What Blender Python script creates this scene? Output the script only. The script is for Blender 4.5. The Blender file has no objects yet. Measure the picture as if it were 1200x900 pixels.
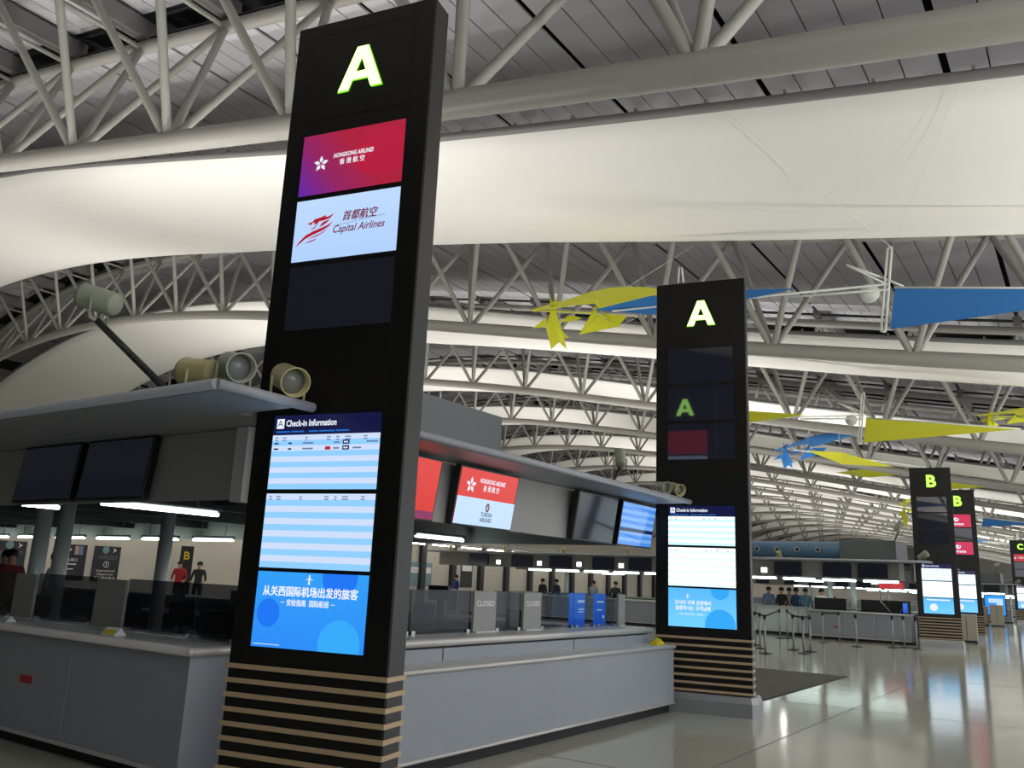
import bpy, bmesh, math, random
from mathutils import Vector, Matrix, Quaternion
random.seed(7)
scn = bpy.context.scene
COL = scn.collection
PI = math.pi

# ------------------------------------------------------------------ camera
F, YAW, PITCH, ROLL, EYE = 984.16, 34.6546, 13.065, 2.481, 1.6      # focal length in pixels of the 1200x900 frame
_y, _p, _r = map(math.radians, (YAW, PITCH, ROLL))
FW = Vector((-math.sin(_y) * math.cos(_p), math.cos(_y) * math.cos(_p), math.sin(_p)))
RT0 = Vector((math.cos(_y), math.sin(_y), 0)); UP0 = RT0.cross(FW)
RT = RT0 * math.cos(_r) + UP0 * math.sin(_r); UP = -RT0 * math.sin(_r) + UP0 * math.cos(_r)
cam = bpy.data.cameras.new('camera'); cam.sensor_width = 36; cam.lens = F / 1200 * 36; cam.clip_end = 600; cam.clip_start = .05
camo = bpy.data.objects.new('camera', cam); COL.objects.link(camo)
M = Matrix((RT, UP, -FW)).transposed().to_4x4(); M.translation = (0, 0, EYE); camo.matrix_world = M
scn.camera = camo

def ray(px, py): return FW + RT * ((px - 600) / F) - UP * ((py - 450) / F)
def at_y(px, py, Y): v = ray(px, py); return v * (Y / v.y) + Vector((0, 0, EYE))
def at_x(px, py, X): v = ray(px, py); return v * (X / v.x) + Vector((0, 0, EYE))
def at_z(px, py, Z=0.): v = ray(px, py); return v * ((Z - EYE) / v.z) + Vector((0, 0, EYE))

# ------------------------------------------------------------------ world, exposure
world = bpy.data.worlds.new('world'); scn.world = world; world.use_nodes = True
world.node_tree.nodes['Background'].inputs[0].default_value = (.80, .82, .88, 1)
world.node_tree.nodes['Background'].inputs[1].default_value = 1.6
vs = scn.view_settings
vs.view_transform = 'Standard'; vs.look = 'None'; vs.gamma = 1; vs.use_curve_mapping = False; vs.exposure = 0.0
FLOOD_POWER = 610.

# ------------------------------------------------------------------ helpers
def lin(r, g=None, b=None):
    if g is None: g = b = r
    return tuple((c / 255 / 12.92 if c / 255 <= .04045 else ((c / 255 + .055) / 1.055) ** 2.4) for c in (r, g, b)) + (1,)

def mat(name, rgb, rough=.5, metal=0, noise=0, nscale=8, spec=.5, emis=None, estr=1, bump=0):
    m = bpy.data.materials.new(name); m.use_nodes = True
    nt = m.node_tree; b = nt.nodes['Principled BSDF']
    b.inputs['Base Color'].default_value = lin(*rgb); b.inputs['Roughness'].default_value = rough
    b.inputs['Metallic'].default_value = metal; b.inputs['Specular IOR Level'].default_value = spec
    if noise or bump:
        tc = nt.nodes.new('ShaderNodeTexCoord'); n = nt.nodes.new('ShaderNodeTexNoise')
        n.inputs['Scale'].default_value = nscale; n.inputs['Detail'].default_value = 4
        nt.links.new(tc.outputs['Object'], n.inputs['Vector'])
        if noise:
            mx = nt.nodes.new('ShaderNodeMix'); mx.data_type = 'RGBA'
            c = lin(*rgb)
            mx.inputs[6].default_value = tuple(x * (1 - noise) for x in c[:3]) + (1,)
            mx.inputs[7].default_value = tuple(min(1, x * (1 + noise)) for x in c[:3]) + (1,)
            nt.links.new(n.outputs['Fac'], mx.inputs[0]); nt.links.new(mx.outputs[2], b.inputs['Base Color'])
        if bump:
            bp = nt.nodes.new('ShaderNodeBump'); bp.inputs['Strength'].default_value = bump; bp.inputs['Distance'].default_value = .02
            nt.links.new(n.outputs['Fac'], bp.inputs['Height']); nt.links.new(bp.outputs[0], b.inputs['Normal'])
    if emis:
        b.inputs['Emission Color'].default_value = lin(*emis); b.inputs['Emission Strength'].default_value = estr
    return m

def screen_mat(name, lo, hi, estr=1., axis=2, rows=0, third=None):
    """lit display: a gradient from lo to hi along a generated axis, or striped rows of the two colours"""
    m = bpy.data.materials.new(name); m.use_nodes = True
    nt = m.node_tree; b = nt.nodes['Principled BSDF']
    b.inputs['Base Color'].default_value = (.004, .004, .005, 1); b.inputs['Roughness'].default_value = .12
    tc = nt.nodes.new('ShaderNodeTexCoord'); sp = nt.nodes.new('ShaderNodeSeparateXYZ'); nt.links.new(tc.outputs['Generated'], sp.inputs[0])
    cr = nt.nodes.new('ShaderNodeValToRGB'); e = cr.color_ramp.elements
    src = sp.outputs[axis]
    if rows:
        mu = nt.nodes.new('ShaderNodeMath'); mu.operation = 'MULTIPLY'; mu.inputs[1].default_value = rows; nt.links.new(src, mu.inputs[0])
        fr = nt.nodes.new('ShaderNodeMath'); fr.operation = 'FRACT'; nt.links.new(mu.outputs[0], fr.inputs[0]); src = fr.outputs[0]
        e[0].position = .47; e[1].position = .53
    elif third:
        ad = nt.nodes.new('ShaderNodeMath'); ad.operation = 'MULTIPLY_ADD'; ad.inputs[1].default_value = .45
        nt.links.new(sp.outputs[2], ad.inputs[0]); nt.links.new(sp.outputs[0], ad.inputs[2]); src = ad.outputs[0]
        e[1].position = .85
        x = cr.color_ramp.elements.new(.42); x.color = lin(*third)
    e = cr.color_ramp.elements
    e[0].color = lin(*lo); e[len(e) - 1].color = lin(*hi)
    nt.links.new(src, cr.inputs[0]); nt.links.new(cr.outputs[0], b.inputs['Emission Color']); b.inputs['Emission Strength'].default_value = estr
    return m

def tag(o, label=None, cat=None, group=None, kind=None):
    if label: o['label'] = label
    if cat: o['category'] = cat
    if group: o['group'] = group
    if kind: o['kind'] = kind
    return o

def empty(name, loc=(0, 0, 0), rz=0, label=None, cat=None, group=None):
    o = bpy.data.objects.new(name, None); COL.objects.link(o); o.empty_display_size = .1
    o.location = loc; o.rotation_euler = (0, 0, rz)
    return tag(o, label, cat, group)

def place(name, me, parent=None, mtx=None):
    o = bpy.data.objects.new(name, me); COL.objects.link(o)
    if parent is not None: o.parent = parent
    if mtx is not None: o.matrix_local = mtx
    return o

class MB:
    """collects shapes into one mesh; world coordinates unless the parent is given a local frame"""
    def __init__(s): s.v = []; s.f = []; s.sm = []
    def add(s, vs, fs, smooth=False):
        k = len(s.v); s.v += [tuple(v) for v in vs]
        for f in fs: s.f.append(tuple(i + k for i in f)); s.sm.append(smooth)
        return s
    def box(s, x0, x1, y0, y1, z0, z1):
        if x0 > x1: x0, x1 = x1, x0
        if y0 > y1: y0, y1 = y1, y0
        if z0 > z1: z0, z1 = z1, z0
        return s.add([(x0, y0, z0), (x1, y0, z0), (x1, y1, z0), (x0, y1, z0), (x0, y0, z1), (x1, y0, z1), (x1, y1, z1), (x0, y1, z1)],
                     [(0, 3, 2, 1), (4, 5, 6, 7), (0, 1, 5, 4), (1, 2, 6, 5), (2, 3, 7, 6), (3, 0, 4, 7)])
    def obox(s, mtx, sx, sy, sz):
        m = MB().box(-sx / 2, sx / 2, -sy / 2, sy / 2, -sz / 2, sz / 2)
        return s.add([mtx @ Vector(v) for v in m.v], m.f)
    def tube(s, pts, r, seg=10, cap=True, r1=None):
        pts = [Vector(p) for p in pts]; n = len(pts); vs = []; fs = []
        t0 = (pts[1] - pts[0]).normalized(); ref = Vector((0, 0, 1)) if abs(t0.z) < .9 else Vector((1, 0, 0))
        for i, p in enumerate(pts):
            t = (pts[min(i + 1, n - 1)] - pts[max(i - 1, 0)]).normalized()
            a = t.cross(ref).normalized(); b = a.cross(t)
            rr = r if r1 is None else r + (r1 - r) * i / (n - 1)
            vs += [p + (a * math.cos(2 * PI * k / seg) + b * math.sin(2 * PI * k / seg)) * rr for k in range(seg)]
        for i in range(n - 1):
            for k in range(seg):
                k2 = (k + 1) % seg
                fs.append((i * seg + k, i * seg + k2, (i + 1) * seg + k2, (i + 1) * seg + k))
        s.add(vs, fs, True)
        if cap:
            b0 = len(s.v) - len(vs)
            s.f.append(tuple(b0 + k for k in range(seg - 1, -1, -1))); s.sm.append(False)
            s.f.append(tuple(b0 + (n - 1) * seg + k for k in range(seg))); s.sm.append(False)
        return s
    def lathe(s, mtx, prof, seg=20):
        """prof: (radius, height) pairs round the local z axis"""
        vs = []; fs = []
        for r, h in prof: vs += [mtx @ Vector((r * math.cos(2 * PI * k / seg), r * math.sin(2 * PI * k / seg), h)) for k in range(seg)]
        for i in range(len(prof) - 1):
            for k in range(seg):
                k2 = (k + 1) % seg; fs.append((i * seg + k, i * seg + k2, (i + 1) * seg + k2, (i + 1) * seg + k))
        s.add(vs, fs, True); return s
    def prism(s, poly, f0, f1):
        """poly: 2-D points; f0, f1 map them to the two faces"""
        n = len(poly); a = [f0(*p) for p in poly]; b = [f1(*p) for p in poly]
        s.add(a + b, [tuple(range(n)), tuple(range(2 * n - 1, n - 1, -1))] + [(i, i + n, (i + 1) % n + n, (i + 1) % n) for i in range(n)])
        return s
    def sheet(s, poly, th):
        """a thin solid from a 3-D polygon"""
        P = [Vector(p) for p in poly]; nrm = Vector((0, 0, 0))
        for i in range(len(P)): nrm += P[i].cross(P[(i + 1) % len(P)])
        nrm.normalize(); n = len(P)
        return s.add([p + nrm * th / 2 for p in P] + [p - nrm * th / 2 for p in P],
                     [tuple(range(n)), tuple(range(2 * n - 1, n - 1, -1))] + [(i + n, i, (i + 1) % n, (i + 1) % n + n)[::-1] for i in range(n)])
    def mesh(s, name, m):
        me = bpy.data.meshes.new(name); me.from_pydata(s.v, [], s.f); me.update()
        me.polygons.foreach_set('use_smooth', s.sm)
        bm = bmesh.new(); bm.from_mesh(me); bmesh.ops.recalc_face_normals(bm, faces=bm.faces); bm.to_mesh(me); bm.free()
        if m is not None: me.materials.append(m)
        return me
    def build(s, name, m, parent=None, local=False, bevel=0):
        o = place(name, s.mesh(name, m), parent)
        if parent is not None and not local:
            mw = Matrix.LocRotScale(parent.location, parent.rotation_euler, parent.scale)
            p = parent.parent
            while p is not None:
                mw = Matrix.LocRotScale(p.location, p.rotation_euler, p.scale) @ mw; p = p.parent
            o.matrix_parent_inverse = mw.inverted()
        if bevel:
            b = o.modifiers.new('edge', 'BEVEL'); b.width = bevel; b.segments = 2; b.limit_method = 'ANGLE'
        return o

def copy_tree(o, parent=None):
    c = o.copy(); COL.objects.link(c)
    if parent is not None: c.parent = parent
    for ch in list(o.children): copy_tree(ch, c)
    return c

_tcache = {}
def text_mesh(body, m, size=.1, width=None, offset=0., shear=0., align='CENTER'):
    """flat lettering standing in the local xz plane, read from -y"""
    key = (body, m.name, size, width, offset, shear, align)
    if key in _tcache: return _tcache[key]
    cjk = any(ord(ch) > 0x2e80 for ch in body); fat = 0
    if cjk: fat, offset = offset * 1.0, 0.
    cu = bpy.data.curves.new('lettering', 'FONT'); cu.body = body; cu.size = size; cu.offset = offset; cu.shear = shear
    cu.align_x = align; cu.align_y = 'CENTER'; cu.resolution_u = 3
    ob = bpy.data.objects.new('lettering', cu); COL.objects.link(ob)
    dg = bpy.context.evaluated_depsgraph_get(); dg.update()
    me = bpy.data.meshes.new_from_object(ob.evaluated_get(dg))
    bpy.data.objects.remove(ob)
    if width and len(me.vertices):
        xs = [v.co.x for v in me.vertices]; k = width / max(1e-6, max(xs) - min(xs))
        me.transform(Matrix.Diagonal((k, 1, 1, 1)))
    if cjk and fat:                       # bolder strokes: the same glyphs laid over themselves with small shifts
        bm = bmesh.new()
        for dx, dz in ((-1, -.5), (0, .6), (1, -.5), (0, 0)):
            c = me.copy(); c.transform(Matrix.Translation((dx * fat, dz * fat, 0))); bm.from_mesh(c); bpy.data.meshes.remove(c)
        bm.to_mesh(me); bm.free()
    me.transform(Matrix.Rotation(PI / 2, 4, 'X'))
    me.materials.clear(); me.materials.append(m); _tcache[key] = me
    return me
def text(parent, body, m, x, z, y, size, width=None, offset=0., shear=0., align='CENTER', name='lettering'):
    return place(name, text_mesh(body, m, size, width, offset, shear, align), parent, Matrix.Translation((x, y, z)))

# ------------------------------------------------------------------ materials
MT = {}
MT['paint'] = mat('white_grey_paint', (152, 150, 141), .45, noise=.04, nscale=1.5)
MT['paint_top'] = mat('chord_paint', (160, 157, 149), .45)
MT['fabric'] = mat('membrane_fabric', (238, 235, 228), .85, noise=.02, nscale=.6, spec=.2)
MT['rail'] = mat('membrane_rail', (120, 119, 116), .5)
MT['panel'] = mat('roof_panel', (184, 182, 185), .6, noise=.03, nscale=.7)
MT['deck'] = mat('roof_deck', (46, 46, 48), .8)
MT['beam'] = mat('roof_beam', (118, 117, 114), .6)
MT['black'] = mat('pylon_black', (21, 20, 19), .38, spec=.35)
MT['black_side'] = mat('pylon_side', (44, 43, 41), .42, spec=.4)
MT['seam'] = mat('seam_black', (6, 6, 6), .6)
MT['tan'] = mat('tan_inlay', (188, 164, 128), .45, noise=.05, nscale=20)
MT['steel'] = mat('brushed_steel', (158, 160, 160), .35, .5, noise=.05, nscale=14)
MT['chrome'] = mat('chrome', (196, 196, 194), .18, .9)
MT['off'] = mat('screen_off', (20, 21, 27), .10, spec=.5, emis=(21, 23, 31), estr=.8)  # faint emission put in to lift the tone of dark screens
MT['off_pylon'] = mat('pylon_screen_dark_glow', (18, 19, 25), .03, spec=1., emis=(21, 23, 31), estr=.8)  # same faint added glow for the dark pylon screens
MT['bezel'] = mat('bezel', (14, 14, 15), .35)
MT['letter'] = mat('letter_light', (30, 40, 10), .5, emis=(188, 255, 129), estr=4.)
MT['letter_far'] = mat('letter_light_lime', (30, 40, 10), .5, emis=(188, 255, 90), estr=1.7)
MT['letter_edge'] = mat('letter_edge', (20, 40, 5), .5, emis=(140, 255, 40), estr=.9)
MT['grey'] = mat('counter_grey', (148, 154, 159), .42, noise=.03, nscale=5)
MT['grey_dark'] = mat('fascia_grey', (146, 145, 141), .5, noise=.03, nscale=2)
MT['top'] = mat('counter_top', (198, 200, 196), .3, noise=.03, nscale=8)
MT['lip'] = mat('counter_lip', (204, 201, 194), .3, .2)
MT['toe'] = mat('toe_kick', (22, 22, 23), .6)
MT['canopy'] = mat('canopy_paint', (150, 153, 158), .45)
MT['box'] = mat('duct_box', (98, 104, 104), .55, noise=.04, nscale=2)
MT['blue_duct'] = mat('jet_duct_blue', (84, 122, 152), .4)
MT['hole'] = mat('nozzle_dark', (25, 26, 28), .6)
MT['tube'] = mat('fluorescent_tube', (255, 255, 255), .5, emis=(232, 255, 250), estr=9.)
MT['tube_wall_fill'] = mat('wall_fill_tube', (255, 255, 255), .5, emis=(255, 250, 240), estr=20.)  # stronger glow for the tubes added to brighten the back wall
MT['number'] = mat('number_lamp', (255, 255, 255), .5, emis=(235, 248, 255), estr=4.)
MT['fixture'] = mat('tube_holder', (150, 152, 152), .5)
MT['post'] = mat('column_paint', (186, 193, 190), .3, .1)
MT['dark'] = mat('dark_steel', (40, 42, 44), .55)
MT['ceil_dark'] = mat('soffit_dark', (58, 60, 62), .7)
MT['lamp_yel'] = mat('flood_housing_yellow', (178, 170, 122), .45)
MT['lamp_grn'] = mat('flood_housing_green', (152, 158, 138), .45)
MT['lens'] = mat('flood_lens', (120, 124, 120), .15)
MT['wall'] = mat('wall_plaster', (196, 190, 178), .8, noise=.02, nscale=1)
MT['sign'] = mat('sign_black', (30, 30, 34), .5)
MT['white'] = mat('white_print', (232, 232, 230), .6)
MT['yellowp'] = mat('yellow_print', (226, 206, 40), .6)
MT['red'] = mat('red_print', (176, 40, 48), .6)
MT['kite_y'] = mat('kite_yellow', (206, 206, 44), .7)
MT['kite_b'] = mat('kite_blue', (36, 108, 172), .7)
MT['rod'] = mat('kite_rod', (214, 218, 208), .35)
MT['desk'] = mat('desk_white', (204, 210, 210), .5)
MT['chair'] = mat('chair_dark', (24, 25, 30), .7)
MT['mat'] = mat('floor_mat', (82, 79, 74), .9, noise=.08, nscale=60)
MT['belt'] = mat('belt_black', (18, 18, 19), .7)
MT['bin'] = mat('bin_beige', (176, 168, 148), .5)
MT['skin'] = mat('skin', (196, 150, 120), .6)
MT['hair'] = mat('hair', (22, 18, 16), .6)
MT['teal'] = mat('poster_teal', (120, 150, 156), .7)
MT['pile'] = mat('yellow_cloth', (214, 196, 10), .8)
def glass(name, rgb, alpha):
    m = bpy.data.materials.new(name); m.use_nodes = True; nt = m.node_tree
    b = nt.nodes['Principled BSDF']; b.inputs['Base Color'].default_value = lin(*rgb); b.inputs['Roughness'].default_value = .04
    tr = nt.nodes.new('ShaderNodeBsdfTransparent'); tr.inputs[0].default_value = (.82, .85, .9, 1); mx = nt.nodes.new('ShaderNodeMixShader')
    mx.inputs[0].default_value = alpha; nt.links.new(tr.outputs[0], mx.inputs[1]); nt.links.new(b.outputs[0], mx.inputs[2])
    nt.links.new(mx.outputs[0], nt.nodes['Material Output'].inputs[0]); return m
MT['glass'] = glass('tinted_glass', (22, 24, 34), .55)
MT['glass2'] = glass('clear_glass', (40, 44, 50), .22)

def floor_material():
    m = bpy.data.materials.new('polished_floor'); m.use_nodes = True; nt = m.node_tree; b = nt.nodes['Principled BSDF']
    tc = nt.nodes.new('ShaderNodeTexCoord')
    n1 = nt.nodes.new('ShaderNodeTexNoise'); n1.inputs['Scale'].default_value = 90; n1.inputs['Detail'].default_value = 3
    n2 = nt.nodes.new('ShaderNodeTexNoise'); n2.inputs['Scale'].default_value = 1.3; n2.inputs['Detail'].default_value = 2
    for n in (n1, n2): nt.links.new(tc.outputs['Object'], n.inputs['Vector'])
    cr = nt.nodes.new('ShaderNodeValToRGB'); cr.color_ramp.elements[0].position = .35; cr.color_ramp.elements[1].position = .65
    cr.color_ramp.elements[0].color = lin(170, 169, 156); cr.color_ramp.elements[1].color = lin(190, 189, 175)
    nt.links.new(n1.outputs['Fac'], cr.inputs[0]); nt.links.new(cr.outputs[0], b.inputs['Base Color'])
    b.inputs['Roughness'].default_value = .11; b.inputs['Specular IOR Level'].default_value = .6
    bp = nt.nodes.new('ShaderNodeBump'); bp.inputs['Strength'].default_value = .03; bp.inputs['Distance'].default_value = .05
    nt.links.new(n2.outputs['Fac'], bp.inputs['Height']); nt.links.new(bp.outputs[0], b.inputs['Normal'])
    return m
MT['floor'] = floor_material()

# ------------------------------------------------------------------ floor, walls
X0, X1, Y0, Y1 = -62., 9., -10., 238.
fl = MB().box(X0, X1, Y0, Y1, -.2, 0).build('floor', MT['floor']); tag(fl, 'polished beige terrazzo concourse floor', kind='structure')
jm = mat('floor_joint', (84, 82, 76), .5)
for x in (-3.06, -9.1, 2.98): MB().box(x - .008, x + .008, Y0, Y1, -.004, .0012).build('floor_joint', jm, fl)
for k in range(13): MB().box(-9.1, 2.98, 1.2 + 6.04 * k - .008, 1.2 + 6.04 * k + .008, -.004, .0012).build('floor_joint', jm, fl)
wl = MB().box(-36.4, -36., Y0, Y1, 0, 4.0).build('wall_back', MT['wall']); tag(wl, 'pale plaster wall behind the check-in islands', kind='structure')
we = MB().box(X0, X1, Y1 - .3, Y1, 0, 17).build('wall_end', MT['wall']); tag(we, 'far end wall of the hall', kind='structure')
wn = MB().box(X0, X1, Y0 - .3, Y0, 0, 15).build('wall_light_block', mat('dark_light_block', (62, 61, 60), .8)); tag(wn, 'added dark grey wall out of view, keeping light off the near fronts', kind='structure')  # unseen wall added behind the viewpoint, dark so the near fronts stay dim
ww = MB().box(X0 - .3, X0, Y0, Y1, 0, 16).build('wall_west', MT['wall']); tag(ww, 'pale wall at the low end of the roof arches', kind='structure')
# added soffit, carries the tubes and floods that brighten wall and roof
so = MB().box(-36., -33.4, Y0, Y1, 3.6, 3.7).build('trim_1', MT['grey_dark']); tag(so, 'added grey soffit along the back wall', kind='structure')

# ------------------------------------------------------------------ roof profile, trusses
CO = (-7.0266e-07, 1.7419e-05, 1.79707e-03, -.165872, 6.7339)
def zb(x):
    if x > 1: return zb(1) - .163 * (x - 1)
    if x < -50: return 12.95 - .16 * (-50 - x) - .011 * (-50 - x) ** 2
    r = 0
    for c in CO: r = r * x + c
    return r
TY0, TD, NK = 8.0, 13.9, 16
HT, HA = 4.0, 2.0                                   # truss depth and half width
NODES = [-3.2 - 3.45 * i for i in range(-3, 17)]    # bottom chord nodes
XS = [7.5 - i * 1.15 for i in range(0, 62)]
ucyl = MB().tube([(0, 0, 0), (0, 0, 1)], 1., 10).mesh('brace', MT['paint'])
def strut(name, a, b, r, parent, me=ucyl):
    a, b = Vector(a), Vector(b); d = b - a
    o = place(name, me, parent); o.rotation_mode = 'QUATERNION'
    o.location = a; o.rotation_quaternion = Vector((0, 0, 1)).rotation_difference(d.normalized()); o.scale = (r, r, d.length)
    return o
def truss_struts():
    out = []
    for i, x in enumerate(NODES):
        b = (x, 0, zb(x))
        for xt in (x + 1.725, x - 1.725):
            for s in (-1, 1): out.append(('brace', b, (xt, s * HA, zb(xt) + HT), .085))
    for i, x in enumerate(NODES):
        xt = x - 1.725
        out.append(('cross_tie', (xt, -HA, zb(xt) + HT), (xt, HA, zb(xt) + HT), .06))
    return out
def truss(k, joined):
    t = empty('roof_truss', (0, TY0 + TD * k, 0), cat='truss')
    if k == 0: tag(t, 'white steel tube roof truss crossing above the first two A pylons', 'truss')
    elif k == 1: tag(t, 'white steel tube roof truss behind the blue sail mobile', 'truss')
    elif k == 2: tag(t, 'white steel tube roof truss crossing above the two B pylons', 'truss')
    elif k == 5: tag(t, 'white steel tube roof truss crossing above the C pylon', 'truss')
    else: tag(t, 'white steel tube arch truss farther along the hall roof', 'truss', 'roof trusses receding down the hall')
    return t
def fill_truss(t, joined):
    MB().tube([(x, 0, zb(x)) for x in XS], .2, 16).build('bottom_chord', MT['paint_top'], t, True)
    for s in (-1, 1): MB().tube([(x, s * HA, zb(x) + HT) for x in XS], .16, 12).build('top_chord', MT['paint_top'], t, True)
    if joined:
        m = MB()
        for n, a, b, r in truss_struts(): m.tube([a, b], r, 6, False)
        tag(m.build('bracing', MT['paint'], t, True), kind='stuff')
        m = MB()
        for x in NODES: m.box(x - 1.865, x - 1.585, -HA - .2, HA + .2, zb(x - 1.725) + HT + .22, zb(x - 1.725) + HT + .72)
        tag(m.build('roof_beams', MT['beam'], t, True), kind='stuff')
    else:
        for n, a, b, r in truss_struts(): strut(n, a, b, r, t)
        for x in NODES:
            xm = x - 1.725; z = zb(xm) + HT
            bm = MB().box(xm - .14, xm + .14, -HA - .25, HA + .25, z + .24, z + .74).build('roof_beam', MT['beam'], t, True)
    for s in (-1, 1):
        MB().tube([(x, s * (HA + .12), zb(x) + HT + .34) for x in XS], .055, 4).build('gutter', MT['deck'], t, True)
t0 = truss(0, False); fill_truss(t0, False)
tj = None
for k in range(1, NK):
    if k < 5:
        t = truss(k, False)
        for ch in list(t0.children):
            c = ch.copy(); COL.objects.link(c); c.parent = t
    elif tj is None:
        tj = truss(k, True); fill_truss(tj, True)
    else:
        t = truss(k, True)
        for ch in list(tj.children):
            c = ch.copy(); COL.objects.link(c); c.parent = t

# membranes between the trusses
MX = [6.5 - i * 1.2 for i in range(57)]
def membrane_mesh(y0=-3.72, y1=3.72):
    vs = []; fs = []; ny = 14; th = .03
    for layer in (0, th):
        for x in MX:
            for j in range(ny + 1):
                u = -1 + 2 * j / ny
                vs.append((x, y0 + (y1 - y0) * j / ny, zb(x) + 1.62 + (.34 if x < -8 else .34) * 0 - .62 * (1 - u * u) + .35 * u * (1 if x > -12 else max(0, 1 + (x + 12) / 14)) + layer))
    n = ny + 1; L = len(MX) * n
    for i in range(len(MX) - 1):
        for j in range(ny):
            a = i * n + j; fs += [(a, a + 1, a + n + 1, a + n), (L + a, L + a + n, L + a + n + 1, L + a + 1)]
    for i in range(len(MX) - 1):
        a = i * n; fs.append((a, a + n, L + a + n, L + a)); a = i * n + ny; fs.append((a, L + a, L + a + n, a + n))
    m = MB(); m.add(vs, fs, True); return m.mesh('membrane', MT['fabric'])
mm = membrane_mesh()
def edge_pts(s, dz): return [(x, s * 3.76, zb(x) + 1.62 + .35 * s * (1 if x > -12 else max(0, 1 + (x + 12) / 14)) + dz) for x in MX]
rail_me = {s: MB().tube(edge_pts(s, .06), .075 if s < 0 else .045, 6).mesh('edge_rail', MT['rail']) for s in (-1, 1)}
clip = MB()
for s in (-1, 1):
    for x, y, z in edge_pts(s, .15)[::1]: clip.box(x - .02, x + .02, y - .06, y + .06, z - .03, z + .03)
clip_me = clip.mesh('rail_clips', MT['rail'])
for k in range(-1, NK - 1):
    e = empty('ceiling_membrane', (0, TY0 + TD * (k + .5), 0))
    if k == 0: tag(e, 'wide white fabric air-duct membrane above the A pylons', 'membrane')
    elif k == 1: tag(e, 'white fabric air-duct membrane hanging behind the second truss', 'membrane')
    elif k == 2: tag(e, 'white fabric air-duct membrane just beyond the B pylons', 'membrane')
    elif k == -1: tag(e, 'white fabric air-duct membrane over the open floor before island A', 'membrane')
    else: tag(e, 'white fabric air-duct membrane stretched between two farther trusses', 'membrane', 'ceiling membranes receding down the hall')
    place('fabric', mm, e)
    for s in (-1, 1): place('edge_rail', rail_me[s], e)
    tag(place('rail_clip', clip_me, e), kind='stuff')

# roof deck with its panels
dk = MB()
YS = [Y0 + i for i in (0, Y1 - Y0)]
dv = [(x, y, zb(x) + HT + .98 + l) for l in (0, .12) for x in XS for y in YS]
n2 = len(XS) * 2; df = []
for i in range(len(XS) - 1):
    a = 2 * i; df += [(a, a + 1, a + 3, a + 2), (n2 + a, n2 + a + 2, n2 + a + 3, n2 + a + 1)]
dk.add(dv, df)
deck = dk.build('ceiling', MT['deck']); tag(deck, 'dark roof deck above the trusses', kind='structure')
PW = 3.45 / 5
PXS = []
x = NODES[0] - 1.725
while x > -60:
    for j in range(5): PXS.append(x - .06 - (3.33 / 5) * (j + .5))
    x -= 3.45
def panel_mesh(L): return MB().box(-.322, .322, -L / 2, L / 2, -.025, .025).mesh('roof_panel', MT['panel'])
pl_long, pl_short = panel_mesh(TD - 2 * HA - .5), panel_mesh(2 * HA - .3)
def panel(x, y, dz, me, parent):
    sl = math.atan2(zb(x + .3) - zb(x - .3), .6)
    return Matrix.Translation((x, y, zb(x) + HT + dz)) @ Matrix.Rotation(-sl, 4, 'Y')
for x in PXS:
    if -46 < x: place('roof_panel', pl_long, deck, panel(x, TY0 + TD * .5, .50, pl_long, deck))
    if -40 < x: place('roof_panel', pl_long, deck, panel(x, TY0 + TD * 1.5, .50, pl_long, deck))
    if -36 < x < -8: place('roof_panel', pl_short, deck, panel(x, TY0, .90, pl_short, deck))
fm = MB()
for k in range(-1, NK - 1):
    for x in PXS:
        if k not in (0, 1) or (k == 0 and x <= -46) or (k == 1 and x <= -40):
            fm.obox(panel(x, TY0 + TD * (k + .5), .50, None, None), .644, TD - 2 * HA - .5, .05)
        if k >= 0 and not (k == 0 and -36 < x < -8): fm.obox(panel(x, TY0 + TD * k, .90, None, None), .644, 2 * HA - .3, .05)
tag(fm.build('roof_panel_field', MT['panel'], deck), kind='stuff')

# ------------------------------------------------------------------ pylons
PA = math.atan(.211); PU = Vector((math.cos(PA), math.sin(PA), 0)); PN = Vector((math.sin(PA), -math.cos(PA), 0))
PWID, PDEP, PTOP = 1.264, .225, 5.955
PYL = {'A1': (-5.04, 3.98), 'A2': (-5.02, 10.95), 'B1': (-5.03, 31.79), 'B2': (-5.05, 38.74), 'C1': (-5.03, 72.75), 'C2': (-5.03, 79.6), 'D1': (-5.03, 100.6)}
def on_pylon(px, py, key):
    """pixel to (x across the face from its middle, height)"""
    P = Vector(PYL[key] + (0,)); v = ray(px, py); t = P.dot(PN) / Vector((v.x, v.y, 0)).dot(PN); q = v * t
    return (q - P).dot(PU) - PWID / 2, q.z + EYE
MT['s_red'] = screen_mat('screen_crimson', (96, 42, 170), (176, 36, 62), .95, third=(150, 40, 100))
MT['s_red_orb'] = mat('screen_crimson_orb', (0, 0, 0), .2, emis=(190, 34, 66), estr=.9)
MT['s_pale'] = screen_mat('screen_pale_blue', (178, 210, 255), (192, 220, 255), 1.)
MT['s_rows'] = screen_mat('screen_rows', (146, 208, 255), (208, 224, 252), 1.0, rows=5)
MT['s_rows7'] = screen_mat('screen_rows_seven', (146, 208, 255), (208, 224, 252), 1.0, rows=6)
MT['s_rows_b'] = screen_mat('screen_rows_bright', (190, 236, 255), (255, 255, 255), 1.35, rows=5)
MT['s_rows7_b'] = screen_mat('screen_rows_seven_bright', (214, 244, 255), (255, 255, 255), 1.35, rows=6)
MT['s_blue'] = screen_mat('screen_blue', (46, 142, 250), (52, 160, 248), 1.0)
MT['s_blue_b'] = screen_mat('screen_blue_bright', (112, 200, 255), (88, 178, 240), 1.15)
MT['s_head'] = mat('screen_header', (0, 0, 0), .15, emis=(22, 24, 66), estr=1)
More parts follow.
